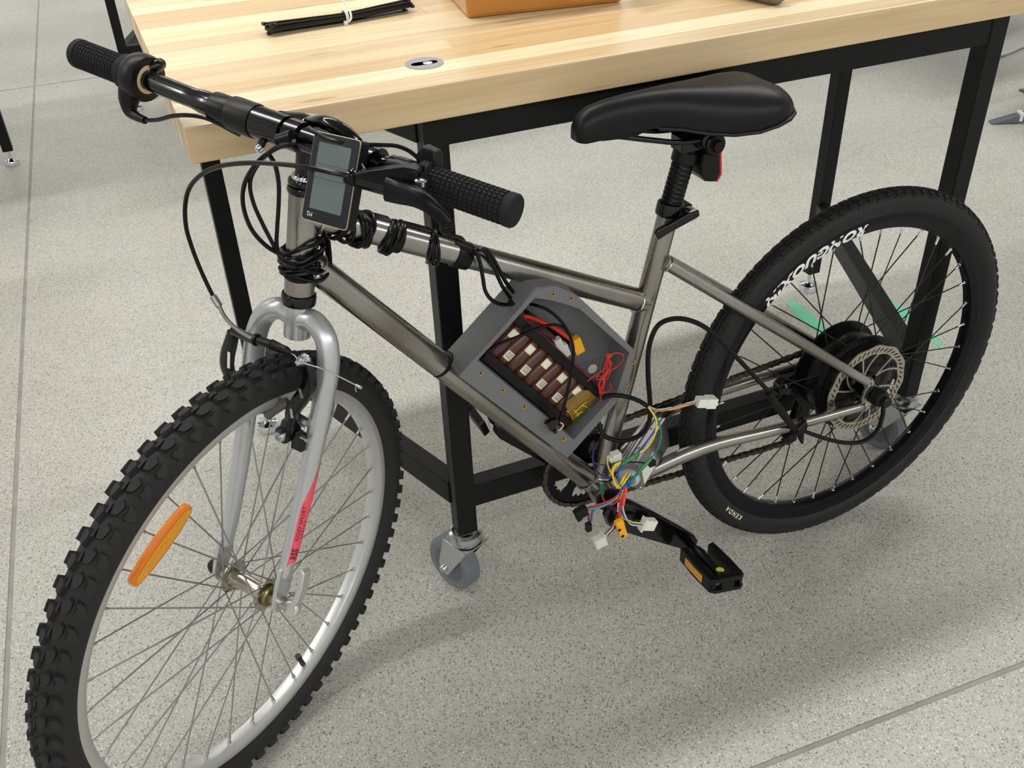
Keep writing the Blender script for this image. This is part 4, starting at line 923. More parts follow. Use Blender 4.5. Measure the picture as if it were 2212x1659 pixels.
m = MB().lathe([(0.0150, 0.058), (0.0172, 0.058), (0.0172, 0.072), (0.0150, 0.073)], q0, pd, 24); m.lathe([(0.0145, 0.073), (0.0145, 0.082), (0.013, 0.086)], q0, pd, 22)
P(m, 'light_bracket', blackpl, post, smooth=30)
m = MB().lathe([(0.0, -0.022), (0.0095, -0.022), (0.0115, -0.019), (0.0115, 0.019), (0.0095, 0.022), (0.0, 0.022)], V((0.318, 0, 0.466)), YB, 20); m.lathe([(0.0125, -0.031), (0.0125, 0.031)], V((0.318, 0, 0.470)), YB, 18)
m.box((0.335, 0, 0.463), (0.030, 0.030, 0.022)); P(m, 'saddle_clamp', blackgl, post, smooth=30, bevel=0.002)
m = MB().lathe([(0.0, 0.028), (0.0145, 0.028), (0.0145, 0.033), (0.0125, 0.035), (0.0, 0.035)], V((0.3115, 0, 0.4635)), YB, 20); m.lathe([(0.0078, 0.035), (0.0078, 0.041), (0.0, 0.041)], V((0.3115, 0, 0.4635)), YB, 6); P(m, 'clamp_bolt', blackpl, post, smooth=30)
SD2 = (ST_TOP - BB).normalized()
m = MB().lathe([(0.0150, -0.010), (0.0182, -0.0095), (0.0188, -0.006), (0.0188, 0.006), (0.0180, 0.010), (0.0150, 0.0105)], ST_TOP - SD2 * 0.004, SD2, 28)
m.box(ST_TOP - SD2 * 0.004 + V((-0.020, 0, -0.003)), (0.016, 0.026, 0.017)); P(m, 'seat_clamp', blackgl, post, smooth=30, bevel=0.002)
piv = fr(1496, 463, 0.026); tip = fr(1414, 508, 0.026)
m = MB().lathe([(0.0, -0.012), (0.0070, -0.012), (0.0085, -0.008), (0.0085, 0.002), (0.0, 0.003)], piv, YB, 20); P(m, 'lever_pivot', zinc, post)
ld = (tip - piv); LL = ld.length; ld.normalize(); ln = V((-ld.z, 0, ld.x))
if ln.z < 0: ln = -ln
m = MB().prism([(-0.009, 0.0035), (0.010, 0.0070), (LL * 0.6, 0.0062), (LL * 0.9, 0.0072), (LL, 0.0025), (LL * 0.97, -0.0075), (LL * 0.6, -0.0060), (0.01, -0.0062), (-0.008, -0.0058)], piv, ld, ln, YB, -0.003, 0.0045)
P(m, 'quick_release_lever', blackgl, post, smooth=30, bevel=0.0018)
# tail lamp behind the post
lpc = fr(1524, 348, 0.0); m = MB().prism([(0.018, 0.020), (-0.006, 0.026), (-0.010, -0.014), (-0.004, -0.023), (0.012, -0.019), (0.019, -0.010), (0.020, 0.005)], lpc, XB, Z, YB, -0.022, 0.022); tl = P(m, 'tail_lamp', blackpl, bike, smooth=0, bevel=0.003)
P(MB().prism([(-0.006, 0.0265), (-0.0095, 0.0265), (-0.0135, -0.014), (-0.0075, -0.0235), (-0.004, -0.0228), (-0.010, -0.013)], lpc, XB, Z, YB, -0.021, 0.021), 'red_lens', redlens, tl, smooth=0, bevel=0.001)
P(MB().lathe([(0.0, -0.004), (0.017, -0.004), (0.018, 0.0), (0.012, 0.005), (0.0, 0.007)], V((0.296, 0.0, 0.447)), V((-1, 0, 0.12)), 24), 'rear_reflector', mat('pale_reflector', '#cfc9c6', 0.25), post)

# ---- cockpit
bar = empty('handlebar', None, bike, 'black riser handlebar')
def BS(e_, w_, z_): return s2f(e_, w_, z_ - 0.035 * w_)     # the bar sits slightly tilted
m = MB().tube(spline([BS(0.052, -0.285, 0.131), BS(0.054, -0.20, 0.1305), BS(0.058, -0.13, 0.1300), BS(0.060, -0.055, 0.1300), BS(0.060, 0.055, 0.1300), BS(0.058, 0.13, 0.1300), BS(0.054, 0.20, 0.1305), BS(0.052, 0.285, 0.131)], 6), [0.0111] * 15 + [0.0111 + 0.0018 * (1 if 0.3 < abs(k) else 1) for k in range(13)] + [0.0111] * 15, 20)
P(m, 'bar_tube', blackgl, bar)
# stem: quill column, forward arm, clamp
stem = empty('stem', None, bike, 'black quill stem with chrome bolt')
m = MB().tube([s2f(0, 0, 0.060), s2f(0, 0, 0.118)], 0.0120, 22)
m.tube(spline([s2f(-0.002, 0, 0.112), s2f(0.012, 0, 0.124), s2f(0.045, 0.0, 0.130)], 5), [0.0165, 0.0165, 0.0162, 0.016, 0.0155, 0.015, 0.015, 0.0145, 0.0145, 0.0145, 0.0145], 20)
m.ball(s2f(-0.002, 0, 0.114), 0.0162, 16); P(m, 'stem_body', blackgl, stem)
m = MB().tube([BS(0.060, -0.021, 0.130), BS(0.060, 0.021, 0.130)], 0.0172, 24); P(m, 'bar_clamp', blackgl, stem, smooth=30)
m = MB().lathe([(0.0118, 0.122), (0.0128, 0.124), (0.0128, 0.131), (0.0105, 0.134), (0.0, 0.1345)], s2f(-0.003, 0.0, 0), _A, 24); P(m, 'stem_bolt', chrome, stem)
# thick bar sleeves (shim at the bulge) and tape
wr = lambda a, b_, r_, nm, mt: P(MB().lathe([(0.0112, 0), (r_, 0.0008), (r_ + 0.0003, 0.004), (r_ + 0.0003, (b_ - a) - 0.004), (r_, (b_ - a) - 0.0008), (0.0112, b_ - a)], BS(0.0602, a, 0.130), (BS(0.0602, b_, 0.130) - BS(0.0602, a, 0.130)), 26), nm, mt, bar, smooth=30)
wr(-0.052, -0.018, 0.0182, 'clamp_sleeve', blackpl); wr(-0.078, -0.052, 0.0158, 'tape_wrap', tapeblk)
wr(0.006, 0.020, 0.0132, 'grey_tape', mat('grey_tape', '#6e7176', 0.35))
# polished bolt ball under the sleeve
bp_ = sf(561, 320, 0.075); P(MB().ball(bp_, 0.0052, 16), 'clamp_nut', chrome, bar)
P(MB().tube([bp_, bp_ + _A * 0.012 - _E * .008], 0.0042, 12), 'clamp_screw', blackpl, bar)
# grips
def grip(s, w0, w1, name):
    o, q = BS(0.0545, w0 * s, 0.1305), BS(0.0522, w1 * s, 0.131); d = q - o; L = d.length; d.normalize(); x, y = basis(d)
    g_ = empty(name, None, bike, 'black rubber grip with waffle pattern')
    m = MB().lathe([(0.0112, 0.0), (0.0192, 0.0), (0.0198, 0.002), (0.0198, 0.010), (0.0172, 0.011), (0.0150, 0.0115), (0.0150, L - 0.010), (0.0168, L - 0.009), (0.0168, L - 0.002), (0.0155, L), (0.0, L + 0.0004)], o, d, 32); P(m, 'grip_core', rubber, g_, smooth=30)
    m = MB(); rows = 15; seg = 22; ws = (L - 0.024) / rows
    for i in range(rows):
        for j in range(seg):
            a0, a1 = 2 * math.pi * (j + 0.10) / seg, 2 * math.pi * (j + 0.90) / seg; h0, h1 = 0.0125 + i * ws + ws * 0.12, 0.0125 + i * ws + ws * 0.88; vs = []
            for (rr, k_) in ((0.0149, 0.0), (0.0166, 0.12)):
                for (aa, hh) in ((a0 + (a1 - a0) * k_, h0 + ws * k_), (a1 - (a1 - a0) * k_, h0 + ws * k_), (a1 - (a1 - a0) * k_, h1 - ws * k_), (a0 + (a1 - a0) * k_, h1 - ws * k_)):
                    vs.append(o + d * hh + (x * math.cos(aa) + y * math.sin(aa)) * rr)
            m.add(vs, [(4, 5, 6, 7), (0, 1, 5, 4), (1, 2, 6, 5), (2, 3, 7, 6), (3, 0, 4, 7)])
    gp = P(m, 'grip_pattern', rubber, g_, smooth=0); gp['kind'] = 'stuff'
grip(1, 0.186, 0.292, 'grip'); grip(-1, 0.206, 0.296, 'grip')
# thumb throttle inboard of the far grip
th = empty('thumb_throttle', None, bike, 'black thumb throttle')
tc_ = BS(0.054, -0.190, 0.1305); td = (BS(0.054, -0.190, .1305) - BS(0.0522, -0.29, 0.131)).normalized()
m = MB(); nn_ = 36; prof = [(0.0165, 0.0085), (0.0165, -0.011), (0.0200, -0.0135), (0.0245, -0.0125), (0.0262, -0.008), (0.0262, 0.004), (0.0245, 0.0078), (0.0215, 0.0085)]
m.lathe(prof, tc_, td, nn_, closed=True)
P(m, 'throttle_ring', blackpl, th, smooth=40)
e1, a1 = sf(292, 232, 0.060) , None
m = MB(); hz = [sf(283, 190, 0.062), sf(279, 215, 0.064), sf(282, 240, 0.066), sf(296, 252, 0.068), sf(314, 260, 0.070)]
m.tube(spline(hz, 5), [0.0135, 0.0132, 0.013, 0.0125, 0.012, 0.0115, 0.0108, 0.010, 0.0092, 0.0085, 0.0078, 0.007, 0.0064, 0.0060, 0.0056, 0.0052, 0.0050, 0.0048, 0.0046, 0.0044, 0.0042], 16); P(m, 'throttle_housing', blackpl, th, smooth=60)
m = MB().tube(spline([sf(322, 148, 0.052), sf(335, 143, 0.045), sf(345, 139, 0.038)], 4), [0.0048, 0.0052, 0.0058, 0.0066, 0.0072, 0.0076, 0.0078, 0.0076, 0.0066], 14); m.ball(sf(346, 138.5, 0.037), 0.0066, 14); P(m, 'thumb_paddle', blackgl, th)
m = MB().lathe([(0.0135, 0.0075), (0.0158, 0.0075), (0.0158, 0.0086), (0.0135, 0.0086)], tc_, td, 28); P(m, 'throttle_clamp_ring', mat('pale_cream_plastic', '#cdbb97', 0.4), th, smooth=30)
# brake lever on the near side
bl_ = empty('brake_lever', None, bike, 'black alloy brake lever')
m = MB().tube([BS(0.056, 0.158, 0.130), BS(0.055, 0.184, 0.1305)], 0.0152, 22); P(m, 'lever_clamp', blackan, bl_, smooth=30)
pr = sf(906, 394, 0.082)
m = MB().prism([(0, -0.006), (0.020, -0.007), (0.060, -0.008), (0.075, -0.004), (0.075, 0.004), (0.050, 0.010), (0.015, 0.016), (0.0, 0.013)], pr + (sf(775, 385, 0.098) - pr) * 0.0, (sf(775, 385, 0.098) - pr).normalized(), _A, ((sf(775, 385, 0.098) - pr).normalized()).cross(_A), -0.008, 0.010)
P(m, 'lever_body', blackan, bl_, smooth=30, bevel=0.0025)
m = MB().tube([BS(0.066, 0.172, 0.128), pr + V((0, 0, 0.0))], 0.0105, 16); P(m, 'lever_bracket', blackan, bl_)
m = MB().tube([sf(778, 386, 0.098), sf(840, 402, 0.092)], [0.0092, 0.0098], 18); m.tube([sf(752, 379, 0.100), sf(779, 387, 0.098)], [0.0055, 0.0078], 14)
for q in (762, 770): m.lathe([(0.0068, -0.0016), (0.0085, -0.001), (0.0085, 0.001), (0.0068, 0.0016)], sf(q, 382 + (q - 762) * 0.3, 0.0995), sf(778, 386, .098) - sf(752, 379, .1), 14)
P(m, 'barrel_adjuster', blackgl, bl_, smooth=40)
P(MB().lathe([(0.0065, -0.004), (0.0065, 0.0005), (0.0050, 0.0022), (0.0, 0.0028)], sf(908, 391, 0.086), _A, 16), 'pivot_bolt', zinc, bl_)
lvp = [sf(838, 408, 0.096), sf(862, 416, 0.098), sf(893, 424, 0.102), sf(918, 436, 0.104), sf(940, 454, 0.103), sf(958, 470, 0.100), sf(967, 483, 0.099), sf(964, 492, 0.099)]
pts = spline(lvp, 5); m = MB(); vs = []; fs = []
for i, q in enumerate(pts):
    a = pts[max(0, i - 1)]; b_ = pts[min(len(pts) - 1, i + 1)]; d = (b_ - a).normalized(); sx = (_A - d * _A.dot(d)).normalized(); sy = d.cross(sx); f = i / (len(pts) - 1)
    hw = 0.0125 - 0.0055 * min(1, f * 1.6); ht = 0.0062 - 0.0010 * f
    for k in range(12):
        aa = 2 * math.pi * k / 12; vs.append(q + sx * (hw * abs(math.cos(aa)) ** 0.7 * (1 if math.cos(aa) > 0 else -1)) + sy * (ht * abs(math.sin(aa)) ** 0.7 * (1 if math.sin(aa) > 0 else -1)))
for i in range(len(pts) - 1):
    for k in range(12): fs.append((i * 12 + k, i * 12 + (k + 1) % 12, i * 12 + 12 + (k + 1) % 12, i * 12 + 12 + k))
fs += [tuple(range(12)), tuple(range(len(vs) - 12, len(vs)))]; m.add(vs, fs); m.ball(pts[-1], 0.0068, 12); P(m, 'lever_blade', blackan, bl_, smooth=60)
# button pod with its strap
pod = empty('button_pod', None, bike, 'small black display button pod')
pc = sf(927, 346, 0.048); px_ = (BS(0.054, 0.2, .13) - BS(0.054, 0.1, .13)).normalized()
m = MB().prism([(-0.0095, -0.012), (0.0095, -0.014), (0.0130, -0.002), (0.0095, 0.012), (-0.006, 0.014), (-0.0115, 0.004)], pc, px_, _A, px_.cross(_A), -0.007, 0.007); P(m, 'pod_body', blackpl, pod, smooth=30, bevel=0.002)
m = MB().tube([BS(0.056, 0.150, 0.130), BS(0.056, 0.162, 0.130)], 0.0142, 22); m.box(sf(893, 372, 0.078), (0.012, 0.012, 0.020), (px_, _A, px_.cross(_A))); P(m, 'pod_strap', blackan, pod, smooth=30)
# display bracket arms and display
dsp = empty('display', None, bike, 'handlebar display hung upside down')
m = MB().tube([BS(0.060, 0.112, 0.130), BS(0.060, 0.138, 0.130)], 0.0178, 26); m.tube([BS(0.060, 0.1379, 0.130), BS(0.060, 0.1385, 0.130)], 0.0155, 24)
m.tube([BS(0.072, 0.112, 0.124), s2f(0.086, 0.086, 0.115)], [0.008, 0.006], 12)
P(m, 'display_bracket', blackgl, dsp, smooth=30); P(MB().tube([BS(0.060, 0.025, 0.130), BS(0.060, 0.042, 0.130)], 0.0165, 24), 'bracket_clamp', blackgl, dsp, smooth=30)
P(MB().tube([sf(779, 350, 0.09), sf(796, 378, 0.09)], 0.0010, 6), 'wire_clip', zinc, dsp)
DO = s2f(0.0853, 0.077, 0.1454); DR = dirS((0.117, 0.988, 0.103)).normalized(); DD = dirS((0.247, 0.072, -0.966)); DD = (DD - DR * DD.dot(DR)).normalized(); DN = DD.cross(DR)
if DN.dot(_E) < 0: DN = -DN
Wd, Hd = 0.0611, 0.0835
def rrect(x0, y0, x1, y1, r_, n=5):
    out = []
    for (cx_, cy_, a0) in ((x1 - r_, y1 - r_, 0), (x0 + r_, y1 - r_, 90), (x0 + r_, y0 + r_, 180), (x1 - r_, y0 + r_, 270)):
        for k in range(n + 1): a = R_(a0 + 90 * k / n); out.append((cx_ + r_ * math.cos(a), cy_ + r_ * math.sin(a)))
    return out
P(MB().prism(rrect(0, -0.003, Wd, Hd, 0.004), DO, DR, DD, DN, -0.013, -0.0012), 'display_case', blackpl, dsp, smooth=30)
P(MB().prism(rrect(-0.0004, -0.0034, Wd + 0.0004, Hd + 0.0004, 0.0042), DO, DR, DD, DN, -0.0012, -0.0002), 'display_edge', mat('pale_metal_edge', '#cfc4a0', 0.3, 0.8), dsp, smooth=30)
P(MB().prism(rrect(0.0004, -0.0026, Wd - 0.0004, Hd - 0.0004, 0.0038), DO, DR, DD, DN, -0.0004, 0.0004), 'display_glass', glassd, dsp, smooth=30)
P(MB().prism(rrect(0.0085, 0.006, Wd - 0.0095, Hd - 0.0125, 0.001), DO, DR, DD, DN, 0.0002, 0.0006), 'lcd_screen', lcd, dsp, smooth=0)
m = MB()
for (x0, y0, x1, y1) in ((0.0085, 0.0265, Wd - 0.0095, 0.0270), (0.0290, 0.0268, 0.0295, 0.037), (0.0085, 0.0400, Wd - 0.0095, 0.0405)): m.prism([(x0, y0), (x1, y0), (x1, y1), (x0, y1)], DO, DR, DD, DN, 0.0003, 0.00065)
P(m, 'lcd_line', lcdline, dsp, smooth=0)
tv, tf = text_polys('M2', 0.0062); m = MB().add([DO + DR * (0.0105 - v.x) + DD * (Hd - 0.0068 + v.y) + DN * 0.0006 for v in tv], tf); P(m, 'lettering', whitew, dsp, smooth=0)
# glossy stem cap lever seen above the display
m = MB(); q0, q1 = sf(668, 268, 0.02), sf(776, 306, 0.066)
m.tube(spline([q0, q0.lerp(q1, 0.35) + _A * 0.006, q0.lerp(q1, 0.7) + _A * 0.005, q1], 5), [0.0078, 0.0082, 0.0088, 0.0092, 0.0094, 0.0094, 0.0092, 0.009, 0.0086, 0.0082, 0.0078, 0.0072, 0.0066, 0.006, 0.005, 0.0036], 18); P(m, 'clamp_lever', mat('dark_chrome', '#2a2a30', 0.08, 1.0), stem, smooth=60)
P(MB().lathe([(0.0098, -0.006), (0.0105, 0.0), (0.0098, 0.005), (0.005, 0.007), (0.0, 0.0072)], sf(670, 270, 0.018), _A, 22), 'lever_hub', chrome, stem)

# ---- front V-brake
vb_ = empty('front_brake', None, bike, 'black linear-pull front brake')
def brake_arm(pix, e_, name):
    pts = [sf(u, v, e_) for (u, v) in pix]; q = spline(pts, 5); m = MB(); vs = []; fs = []
    for i, c in enumerate(q):
        a = q[max(0, i - 1)]; b_ = q[min(len(q) - 1, i + 1)]; d = (b_ - a).normalized(); sy = d.cross(_E).normalized(); f = i / (len(q) - 1); hw = 0.0060 + 0.0030 * math.sin(f * math.pi) + (0.003 if f > 0.85 else 0)
        for (i_, j_) in ((-1, -0.6), (-0.6, -1), (0.6, -1), (1, -0.6), (1, 0.6), (0.6, 1), (-0.6, 1), (-1, 0.6)): vs.append(c + sy * (hw * i_) + _E * (0.0055 * j_))
    for i in range(len(q) - 1):
        for k in range(8): fs.append((i * 8 + k, i * 8 + (k + 1) % 8, i * 8 + 8 + (k + 1) % 8, i * 8 + 8 + k))
    fs += [tuple(range(8)), tuple(range(len(vs) - 8, len(vs)))]; m.add(vs, fs); return m, pts
m, ap = brake_arm([(660, 776), (668, 806), (667, 835), (650, 862), (634, 885), (628, 910), (617, 936)], 0.040, 'arm')
m.lathe([(0.0115, -0.016), (0.0115, 0.006), (0.009, 0.007)], ap[-1], _E, 22); m.box(ap[-1] + _W * 0.018 - _A * 0.006 - _E * .006, (0.016, 0.020, 0.014), (_W, _A, _E)); P(m, 'brake_arm', blackgl, vb_, smooth=45)
m = MB().lathe([(0.0070, 0.006), (0.0070, 0.0125), (0.006, 0.014), (0.0035, 0.014), (0.003, 0.011), (0.0, 0.011)], ap[-1], _E, 18); P(m, 'pivot_bolt', zinc, vb_)
m = MB().lathe([(0.0068, 0.002), (0.0068, 0.008)], ap[0], _E, 6); m.lathe([(0.0046, 0.008), (0.0046, 0.011), (0.0030, 0.016), (0.0, 0.017)], ap[0], _E, 14); m.lathe([(0.0078, 0.0), (0.0078, 0.002)], ap[0], _E, 18); P(m, 'cable_bolt', zinc, vb_)
m = MB(); 
for (u, v, e_) in ((607, 860, 0.044),): pass
P(MB().prism([(-0.0022, 0.006), (0.0022, 0.006), (0.0022, -0.006), (-0.0022, -0.006)], sf(650, 850, 0.0456), (_W * 0.9 + _A * 0.4).normalized(), (_A * 0.9 - _W * 0.4).normalized(), _E, -0.0005, 0.0004), 'arm_slot', mat('slot_grey', '#6e6c66', 0.6), vb_, smooth=0)
P(MB().prism([(-0.0018, 0.006), (0.0018, 0.006), (0.0018, -0.006), (-0.0018, -0.006)], sf(630, 893, 0.0456), (_W * 0.95 + _A * 0.2).normalized(), (_A * 0.97 - _W * 0.2).normalized(), _E, -0.0005, 0.0004), 'arm_slot', zinc, vb_, smooth=0)
m = MB().lathe([(0.0, 0.0), (0.0055, 0.0), (0.0055, 0.020), (0.0, 0.020)], sf(638, 898, 0.03), (_W * 0.96 - _A * 0.1), 6); P(m, 'pad_nut', zinc, vb_)
m = MB().tube([sf(643, 920, 0.020), sf(658, 925, 0.016)], [0.008, 0.0095], 16); P(m, 'brake_boss', silver, vb_)
m = MB().tube([sf(650, 944, 0.040), sf(664, 950, 0.040)], 0.0022, 8); m.lathe([(0.0042, 0.0), (0.0042, 0.0025), (0.0, 0.003)], sf(662, 949, 0.040), sf(664, 950, .04) - sf(650, 944, .04), 8); P(m, 'spring_screw', zinc, vb_)
m = MB(); d = (sf(620, 873, 0.038) - sf(577, 900, 0.052)); P(MB().tube([sf(577, 900, 0.050), sf(590, 886, 0.046), sf(606, 876, 0.042), sf(622, 868, 0.038)], [0.0055, 0.0068, 0.0068, 0.0060], 8), 'brake_pad', mat('pad_compound', '#55514a', 0.7), vb_, smooth=30)
m, ap2 = brake_arm([(503, 716), (500, 735), (492, 765), (491, 792), (501, 818), (515, 850)], 0.034, 'arm'); P(m, 'brake_arm', blackgl, vb_, smooth=45)
P(MB().prism([(-0.002, 0.011), (0.002, 0.011), (0.002, -0.011), (-0.002, -0.011)], sf(494, 778, 0.0402), _W, _A, _E, -0.0005, 0.0004), 'arm_slot', stickerw, vb_, smooth=0)
P(MB().tube([sf(505, 714, 0.04), sf(530, 727, 0.046), sf(556, 736, 0.05)], [0.0062, 0.0060, 0.0058], 12), 'noodle_link', blackgl, vb_)
m = MB().tube([sf(551, 733, 0.052), sf(556, 735, 0.052)], 0.0075, 14); m.tube([sf(556, 735, 0.052), sf(586, 744, 0.052)], 0.0052, 14)
for i in range(9):
    q = 586 + i * 3.6; m.tube([sf(q, 744 + (q - 586) * 0.42, 0.051), sf(q + 2.2, 744.8 + (q - 586) * 0.42, 0.051)], 0.0064 - 0.0002 * i, 12)
m.tube([sf(584, 743.5, 0.051), sf(618, 757, 0.051), sf(629, 762, 0.05)], [0.0052, 0.0052, 0.0022], 12); P(m, 'rubber_boot', blackpl, vb_, smooth=30)
wire('noodle', [sf(473, 660, 0.050), sf(484, 682, 0.052), sf(502, 703, 0.054), sf(528, 722, 0.054), sf(553, 734, 0.052)], 0.0026, alu, vb_)
m = MB().tube([sf(460, 640, 0.05), sf(474, 662, 0.05)], 0.0043, 14); P(m, 'noodle_ferrule', alu, vb_)
wire('brake_wire', [sf(553, 734, 0.052), sf(628, 762, 0.05), ap[0] + _E * 0.009, sf(700, 798, 0.052), sf(740, 817, 0.056), sf(779, 837, 0.060)], 0.0009, zinc, vb_, 4, 6)
P(MB().tube([sf(769, 832, 0.0585), sf(780, 838, 0.060)], 0.0019, 8), 'wire_end_cap', zinc, vb_)
P(MB().tube(spline([sf(769, 834, 0.0585), sf(768, 841, 0.0585), sf(770, 847, 0.0585)], 4), 0.0006, 6), 'frayed_strand', zinc, vb_)

# ---- cables
cab = empty('cable_harness', None, bike, 'black cables looped from the handlebar')
wire('brake_cable', [sf(768, 384, 0.100), sf(720, 373, 0.112), sf(660, 361, 0.118), sf(600, 354, 0.115), sf(540, 352, 0.108), sf(480, 358, 0.098), sf(438, 375, 0.09), (sf(410, 405, 0.082)), sf(400, 445, 0.076), sf(402, 490, 0.070), sf(413, 530, 0.064), sf(430, 575, 0.058), sf(448, 615, 0.053), sf(462, 643, 0.050)], 0.0026, cablemat, cab)
wire('throttle_cable', [sf(314, 260, 0.070), sf(340, 259, 0.074), sf(372, 251, 0.078), sf(405, 249, 0.078), sf(440, 254, 0.074), sf(470, 266, 0.070), sf(500, 282, 0.066), sf(520, 292, 0.062)], 0.0024, cablemat, cab)
wire('button_cable', [sf(908, 350, 0.05), sf(899, 338, 0.05), sf(880, 324, 0.052), sf(855, 315, 0.056), sf(820, 313, 0.064), sf(780, 312, 0.078), sf(740, 308, 0.090), sf(705, 298, 0.090), sf(680, 286, 0.084), sf(668, 276, 0.07)], 0.0021, cablemat, cab)
wire('display_cable', [sf(640, 306, 0.085), sf(612, 312, 0.092), sf(580, 330, 0.098), sf(552, 356, 0.098), sf(530, 392, 0.094), sf(524, 430, 0.086), sf(532, 470, 0.076), sf(550, 505, 0.066), sf(580, 535, 0.056), sf(612, 552, 0.046)], 0.0025, cablemat, cab)
wire('display_cable', [sf(636, 312, 0.08), sf(604, 318, 0.086), sf(572, 338, 0.090), sf(548, 370, 0.09), sf(540, 400, 0.088), sf(548, 440, 0.080), sf(568, 485, 0.066), sf(586, 520, 0.054), sf(600, 548, 0.046)], 0.0023, cablemat, cab)
wire('display_cable', [sf(580, 332, 0.085), sf(594, 356, 0.08), sf(602, 395, 0.074), sf(602, 440, 0.066), sf(599, 490, 0.056), sf(598, 530, 0.048), sf(608, 560, 0.042), sf(640, 577, 0.036)], 0.0024, cablemat, cab)
P(MB().tube([sf(632, 296, 0.085), sf(600, 304, 0.088)], [0.0075, 0.0065], 14), 'cable_sleeve', tapeblk, cab)
# coil of cable round the head tube
def coil(c0, ax, r0, turns, pitch, tilt, ph, name, rr=0.0024, jitter=0.0015):
    x, y = basis(ax); pts = []; N_ = int(turns * 14)
    for i in range(N_ + 1):
        a = ph + 2 * math.pi * i / 14; pts.append(c0 + (x * math.cos(a) + y * math.sin(a)) * (r0 + random.uniform(-jitter, jitter)) + ax * (pitch * i / 14 + tilt * math.cos(a - ph) + random.uniform(-jitter, jitter)))
    wire(name, pts, rr, cablemat, cab, 4, 8)
hc = lambda z: s2f(0, 0, z)
coil(hc(-0.036), _A, 0.0212, 2.3, 0.0045, 0.004, 0.6, 'cable_coil'); coil(hc(-0.030), _A, 0.0245, 2.0, 0.006, 0.008, 2.0, 'cable_coil'); coil(hc(-0.046), _A, 0.0228, 2.2, 0.004, -0.005, 4.0, 'cable_coil'); coil(hc(-0.018), _A, 0.0232, 1.4, 0.006, 0.010, 1.2, 'cable_coil')
wire('cable_loop', [hc(-0.045) + _E * 0.026, hc(-0.050) + _W * 0.028 + _E * 0.004, hc(-0.042) + _W * 0.026 - _E * 0.020, hc(-0.018) + _W * 0.012 - _E * 0.034, hc(0.004) - _E * 0.034 + _W * 0.004], 0.0027, cablemat, cab)
wire('cable_loop', [hc(-0.028) + _E * 0.024, hc(-0.040) + _W * 0.025 + _E * 0.006, hc(-0.038) + _W * 0.022 - _E * 0.022, hc(-0.022) - _E * 0.036 + _W * .006, hc(-0.006) - _E * 0.040 - _W * .004], 0.0026, cablemat, cab)
P(MB().lathe([(0.0178, -0.056), (0.0196, -0.054), (0.0200, -0.040), (0.0196, -0.030), (0.0178, -0.028)], s2f(0, 0, 0), _A, 28), 'tape_wrap', tapeblk, cab)
# wraps along the top tube
TT0, TT1 = s2f(0, 0, 0.022), V((0.3875, 0, 0.2385)); TTd = (TT1 - TT0).normalized()
def ttp(px): # point on the top tube axis under image column px
    a = None; lo, hi = 0.0, 1.0
    for _ in range(40):
        mid = (lo + hi) / 2; q = TT0.lerp(TT1, mid); wq = C + FX * q.x + FN * q.y + FU * q.z - EYE; u = CXY[0] + FPX * wq.dot(RGT) / wq.dot(FWD)
        if u < px: lo = mid
        else: hi = mid
    return TT0.lerp(TT1, (lo + hi) / 2)
for (px, tn, r0) in ((735, 2.2, 0.0190), (745, 1.4, 0.0200), (772, 3.2, 0.0192), (781, 1.6, 0.0215), (838, 3.4, 0.0194), (848, 1.8, 0.0215), (932, 2.2, 0.0194), (938, 1.3, 0.0218)):
    coil(ttp(px) - TTd * 0.004, TTd, r0, tn, 0.0038, 0.007, random.uniform(0, 6), 'cable_coil', 0.0022, 0.0008)
for (a, b_) in ((785, 832), (855, 925), (940, 992), (752, 768)):
    p0, p1 = ttp(a), ttp(b_); t_ = V((-TTd.z, 0, TTd.x)); t_ = t_ if t_.z > 0 else -t_
    for k in (-1, 0, 1): wire('cable_run', [p0 + t_ * 0.0185 - YB * (0.004 + .005 * k), p0.lerp(p1, 0.5) + t_ * 0.0182 - YB * (0.006 + 0.005 * k), p1 + t_ * 0.0186 - YB * (0.004 + .005 * k)], 0.0022, cablemat, cab, 5)
for (px, ln_) in ((845, 0.016), (985, 0.021)):
    P(MB().lathe([(0.0165, 0.0), (0.0178, 0.0005), (0.0180, ln_ * 0.5), (0.0178, ln_ - .0005), (0.0165, ln_)], ttp(px) - TTd * 0.004, TTd, 28), 'tape_wrap', tapeblk, cab)
P(MB().tube([ttp(984) + V((0, 0.004, 0.0165)), ttp(1012) + V((0, 0.012, 0.0150)), ttp(1022) + V((0, 0.014, 0.0125))], [0.006, 0.006, 0.004], 12), 'tape_bulge', tapeblk, cab)
tx0 = ttp(1016) + V((0, 0.013, 0.0135))
wire('box_cable', [tx0, fr(1027, 541, 0.021), fr(1037, 568, 0.025), fr(1043, 600, 0.030), fr(1049, 630, 0.032), fr(1066, 651, 0.030), fr(1090, 658, 0.024), fr(1112, 655, 0.012)], 0.0026, cablemat, cab)
wire('box_cable', [tx0, fr(1043, 540, 0.019), fr(1060, 562, 0.021), fr(1074, 595, 0.024), fr(1089, 625, 0.022), fr(1110, 650, 0.012), fr(1130, 655, 0.0)], 0.0026, cablemat, cab)
wire('box_cable', [tx0, fr(1048, 538, 0.018), fr(1066, 560, 0.019), fr(1082, 590, 0.021), fr(1097, 616, 0.018), fr(1118, 640, 0.006), fr(1135, 650, -0.004)], 0.0026, cablemat, cab)
